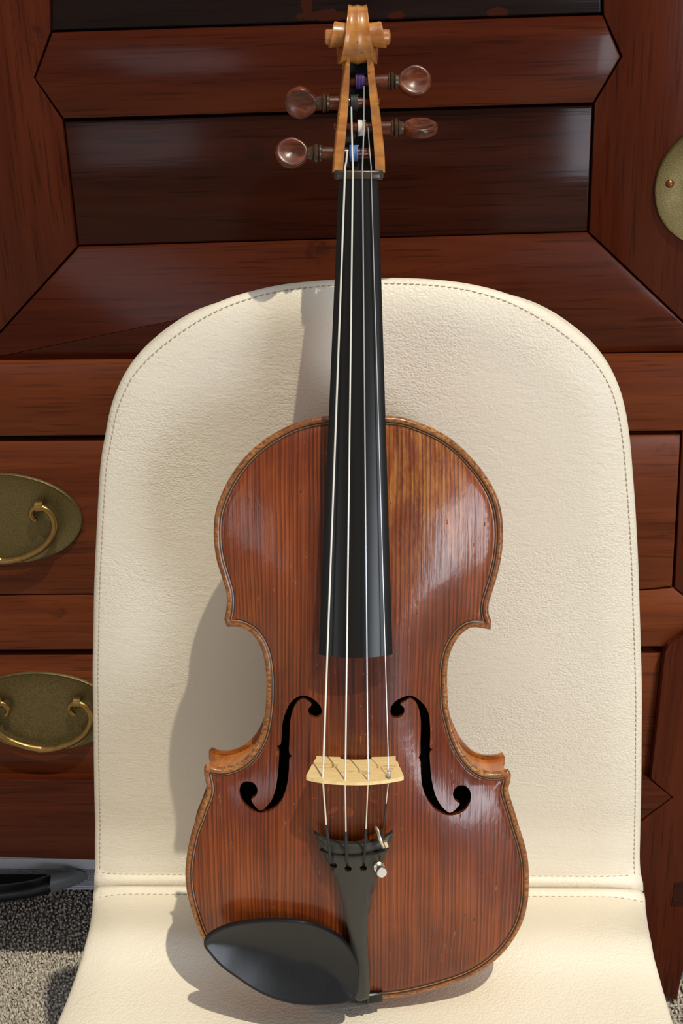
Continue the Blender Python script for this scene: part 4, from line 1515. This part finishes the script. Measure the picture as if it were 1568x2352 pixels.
    for k, s_ in spec.items():
        r = s_['r'] * MM
        nz = ZN + 1.2 * MM
        pn = vl(s_['nut'], 394, nz)
        unut = (pn[0] - (nl + nr) / 2) / ((nr - nl) / 2)
        pn = vl(s_['nut'], 396, nz - 2.2 * MM * unut ** 2 + r)
        bq = vy(s_['br'][0], s_['br'][1], yb - .7 * MM)
        pb_ = np.array((bq[0], yb - .7 * MM, bq[2] + r * .4))
        pe = vs(*s_['end'], ztail)
        pe = pe + np.array((0, 0, .8 * MM if k != 'e' else 4.0 * MM))
        ins = [vl(x, y, zfront(y) + dz * MM) for x, y, dz in into[k]]
        top_pts = [*ins[::-1], pn + np.array((0, 2.5 * MM, -.4 * MM))]
        P1 = np.vstack((resample(np.array(top_pts), .01), [pn], [pb_]))
        o = mk('string', tube(P1, r, 8), M[s_['mat']], root)
        o['label'] = s_['lab']
        dq = vs(*s_['dark'], lambda x, y: pb_[2] + (pe[2] - pb_[2]) * (pb_[1] - y) / (pb_[1] - pe[1]))
        M_tail = M['bridge'] if False else M['string_silver']
        sub('afterlength', tube([pb_, dq], r * .95, 8), M_tail, o)
        tail = [dq, pe]
        if k != 'e':
            h = slots[s_['slot']][0]
            hq = vs(*h, ztail)
            tail += [pe * .6 + hq * .4 + np.array((0, 0, -1.5 * MM)), hq + np.array((0, 0, -4 * MM))]
        sub('silk_wrap', tube(resample(np.array(tail), .004), r * 1.5 + .1 * MM, 8), M['silk_black'], o)
        # turns round the peg
        P_, o_ = pegs[k]
        mname, xa, xb = silk[k]
        py = {'a': 187, 'e': 294, 'd': 236, 'g': 352}[k]
        qa, qb = vl(xa, py, o_[2] + 4 * MM)[0], vl(xb, py, o_[2] + 4 * MM)[0]
        turns = 6
        hel = [(qa + (qb - qa) * t, o_[1] + 4.1 * MM * math.cos(2 * math.pi * turns * t), o_[2] + 4.1 * MM * math.sin(2 * math.pi * turns * t)) for t in np.linspace(0, 1, turns * 16)]
        sub('peg_winding', tube(hel, .52 * MM, 6), M[mname], o)
    # clear sleeve guarding the bridge under the thin string
    pz = vy(892.5, 1787, yb)
    sl = [np.array((pz[0], yb + 4.5 * MM, pz[2] + .2 * MM)), np.array((pz[0], yb - .2 * MM, pz[2] + .3 * MM)), np.array((pz[0] - .2 * MM, yb - 3 * MM, pz[2] - .2 * MM))]
    mk('string_sleeve', tube(sl, 1.15 * MM, 12), M['clear'], root)

    # ---- fine tuner
    zt0 = ztt
    lp = [vl(680 + kz * a, 1700 + kz * b, zt0 + dz * MM) for a, b, dz in ((1020, 1130, 1.0), (1040, 1160, 3.0), (1062, 1230, 4.5), (1085, 1300, 5.0), (1110, 1365, 3.0))]
    ft = mk('fine_tuner', tube(catmull(lp, 5), 2.1 * MM, 10, flat=.55), M['nickel'], root)
    lq = [p + np.array((2.6 * MM, 0, 0)) for p in lp[3:]]
    sub('lever_fork', tube(np.array(lq), 1.3 * MM, 8, flat=.8), M['nickel'], ft)
    a, b = vl(680 + kz * 1062, 1700 + kz * 1625, ztail(0, vl(870, 1990, 25 * MM)[1]) - 1 * MM), vl(680 + kz * 1104, 1700 + kz * 1708, ztail(0, vl(870, 1990, 25 * MM)[1]) + 9 * MM)
    ax = b - a
    ln = np.linalg.norm(ax)
    sub('adjusting_screw', lathe([(0, 3.3 * MM), (1.4 * MM, 3.4 * MM), (1.9 * MM, 2.6 * MM), (2.4 * MM, 1.9 * MM), (ln - 4.2 * MM, 1.9 * MM), (ln - 3.6 * MM, 2.5 * MM), (ln - 3.0 * MM, 3.1 * MM), (ln - .5 * MM, 3.2 * MM), (ln, 2.8 * MM)], 28, a, ax), M['nickel'], ft, sharp=30)

    # ---- chin rest
    CO = [(135, 478), (190, 440), (270, 415), (380, 403), (480, 402), (570, 412), (640, 435), (710, 475), (752, 522), (782, 580), (792, 632), (792, 690), (778, 735), (735, 757), (660, 766), (580, 768), (500, 760), (420, 738), (340, 700), (265, 650), (195, 598), (148, 545), (124, 508)]
    def zch(x, y):
        return 21.0 * MM
    P = np.array([vs(400 + tsc * a, 1900 + tsc * b, zch)[:2] for a, b in CO])
    CP = resample(catmull(P, 8, closed=True), .0018, closed=True)
    rg = []
    for d in (.5, 1.2, 2.2, 3.4, 5):
        q, ok = offset_in(CP, d * MM)
        rg.append(q[ok])
    V, T = triangulate(CP, (), np.vstack(rg), .0032)
    d = np.maximum(sdf(V, CP), 0) / MM
    q = np.clip(1 - d / 1.3, 0, 1)
    z = 21 * MM - 1.3 * MM * (1 - np.sqrt(1 - q * q))
    dd = np.clip((d - 1.0) / 27, 0, 1)
    z -= 8.5 * MM * (1 - (1 - dd) ** 1.7)
    zlow = z - 2.4 * MM - 8 * MM * np.clip(d / 14, 0, 1)
    # underside clears the arched belly
    cr = mk('chin_rest', solid(V, T, z, np.minimum(z - 2 * MM, zlow)), M['chin'], root, sharp=45)
    # body of the rest reaching down to the edge of the belly
    k = [i for i in range(len(CP)) if CP[i, 1] < vl(600, 2180, 0)[1] + .0]
    ctr = CP.mean(0) + np.array((0.0, -.010))
    secs = []
    for zz_, sc_ in ((16.5, .90), (14, .86), (10, .78), (2, .70)):
        secs.append([(ctr[0] + (p[0] - ctr[0]) * sc_, ctr[1] + (p[1] - ctr[1]) * sc_, zz_ * MM) for p in CP])
    sub('rest_skirt', loft(secs, caps=False), M['chin'], cr, sharp=60)
    return root


build_violin()

# ------------------------------------------------------------------ clear plastic slip under the end of the violin


def build_slip():
    P = [on_z(x, y, ZS + .0035) for x, y in ((724, 2318), (786, 2319), (858, 2309), (857, 2292), (724, 2296))]
    n = len(P)
    v = [(p[0], p[1], p[2]) for p in P] + [(p[0], p[1], p[2] + .0012) for p in P]
    f = [tuple(range(n))[::-1], tuple(range(n, 2 * n))] + [(i, (i + 1) % n, n + (i + 1) % n, n + i) for i in range(n)]
    o = mk('plastic_slip', (v, f), M['clear'], None, smooth=False)
    o['label'] = 'small clear plastic slip on seat beneath the violin end'
    o['category'] = 'plastic slip'


build_slip()
for o in bpy.data.objects:
    if 'base' in o:
        del o['base']
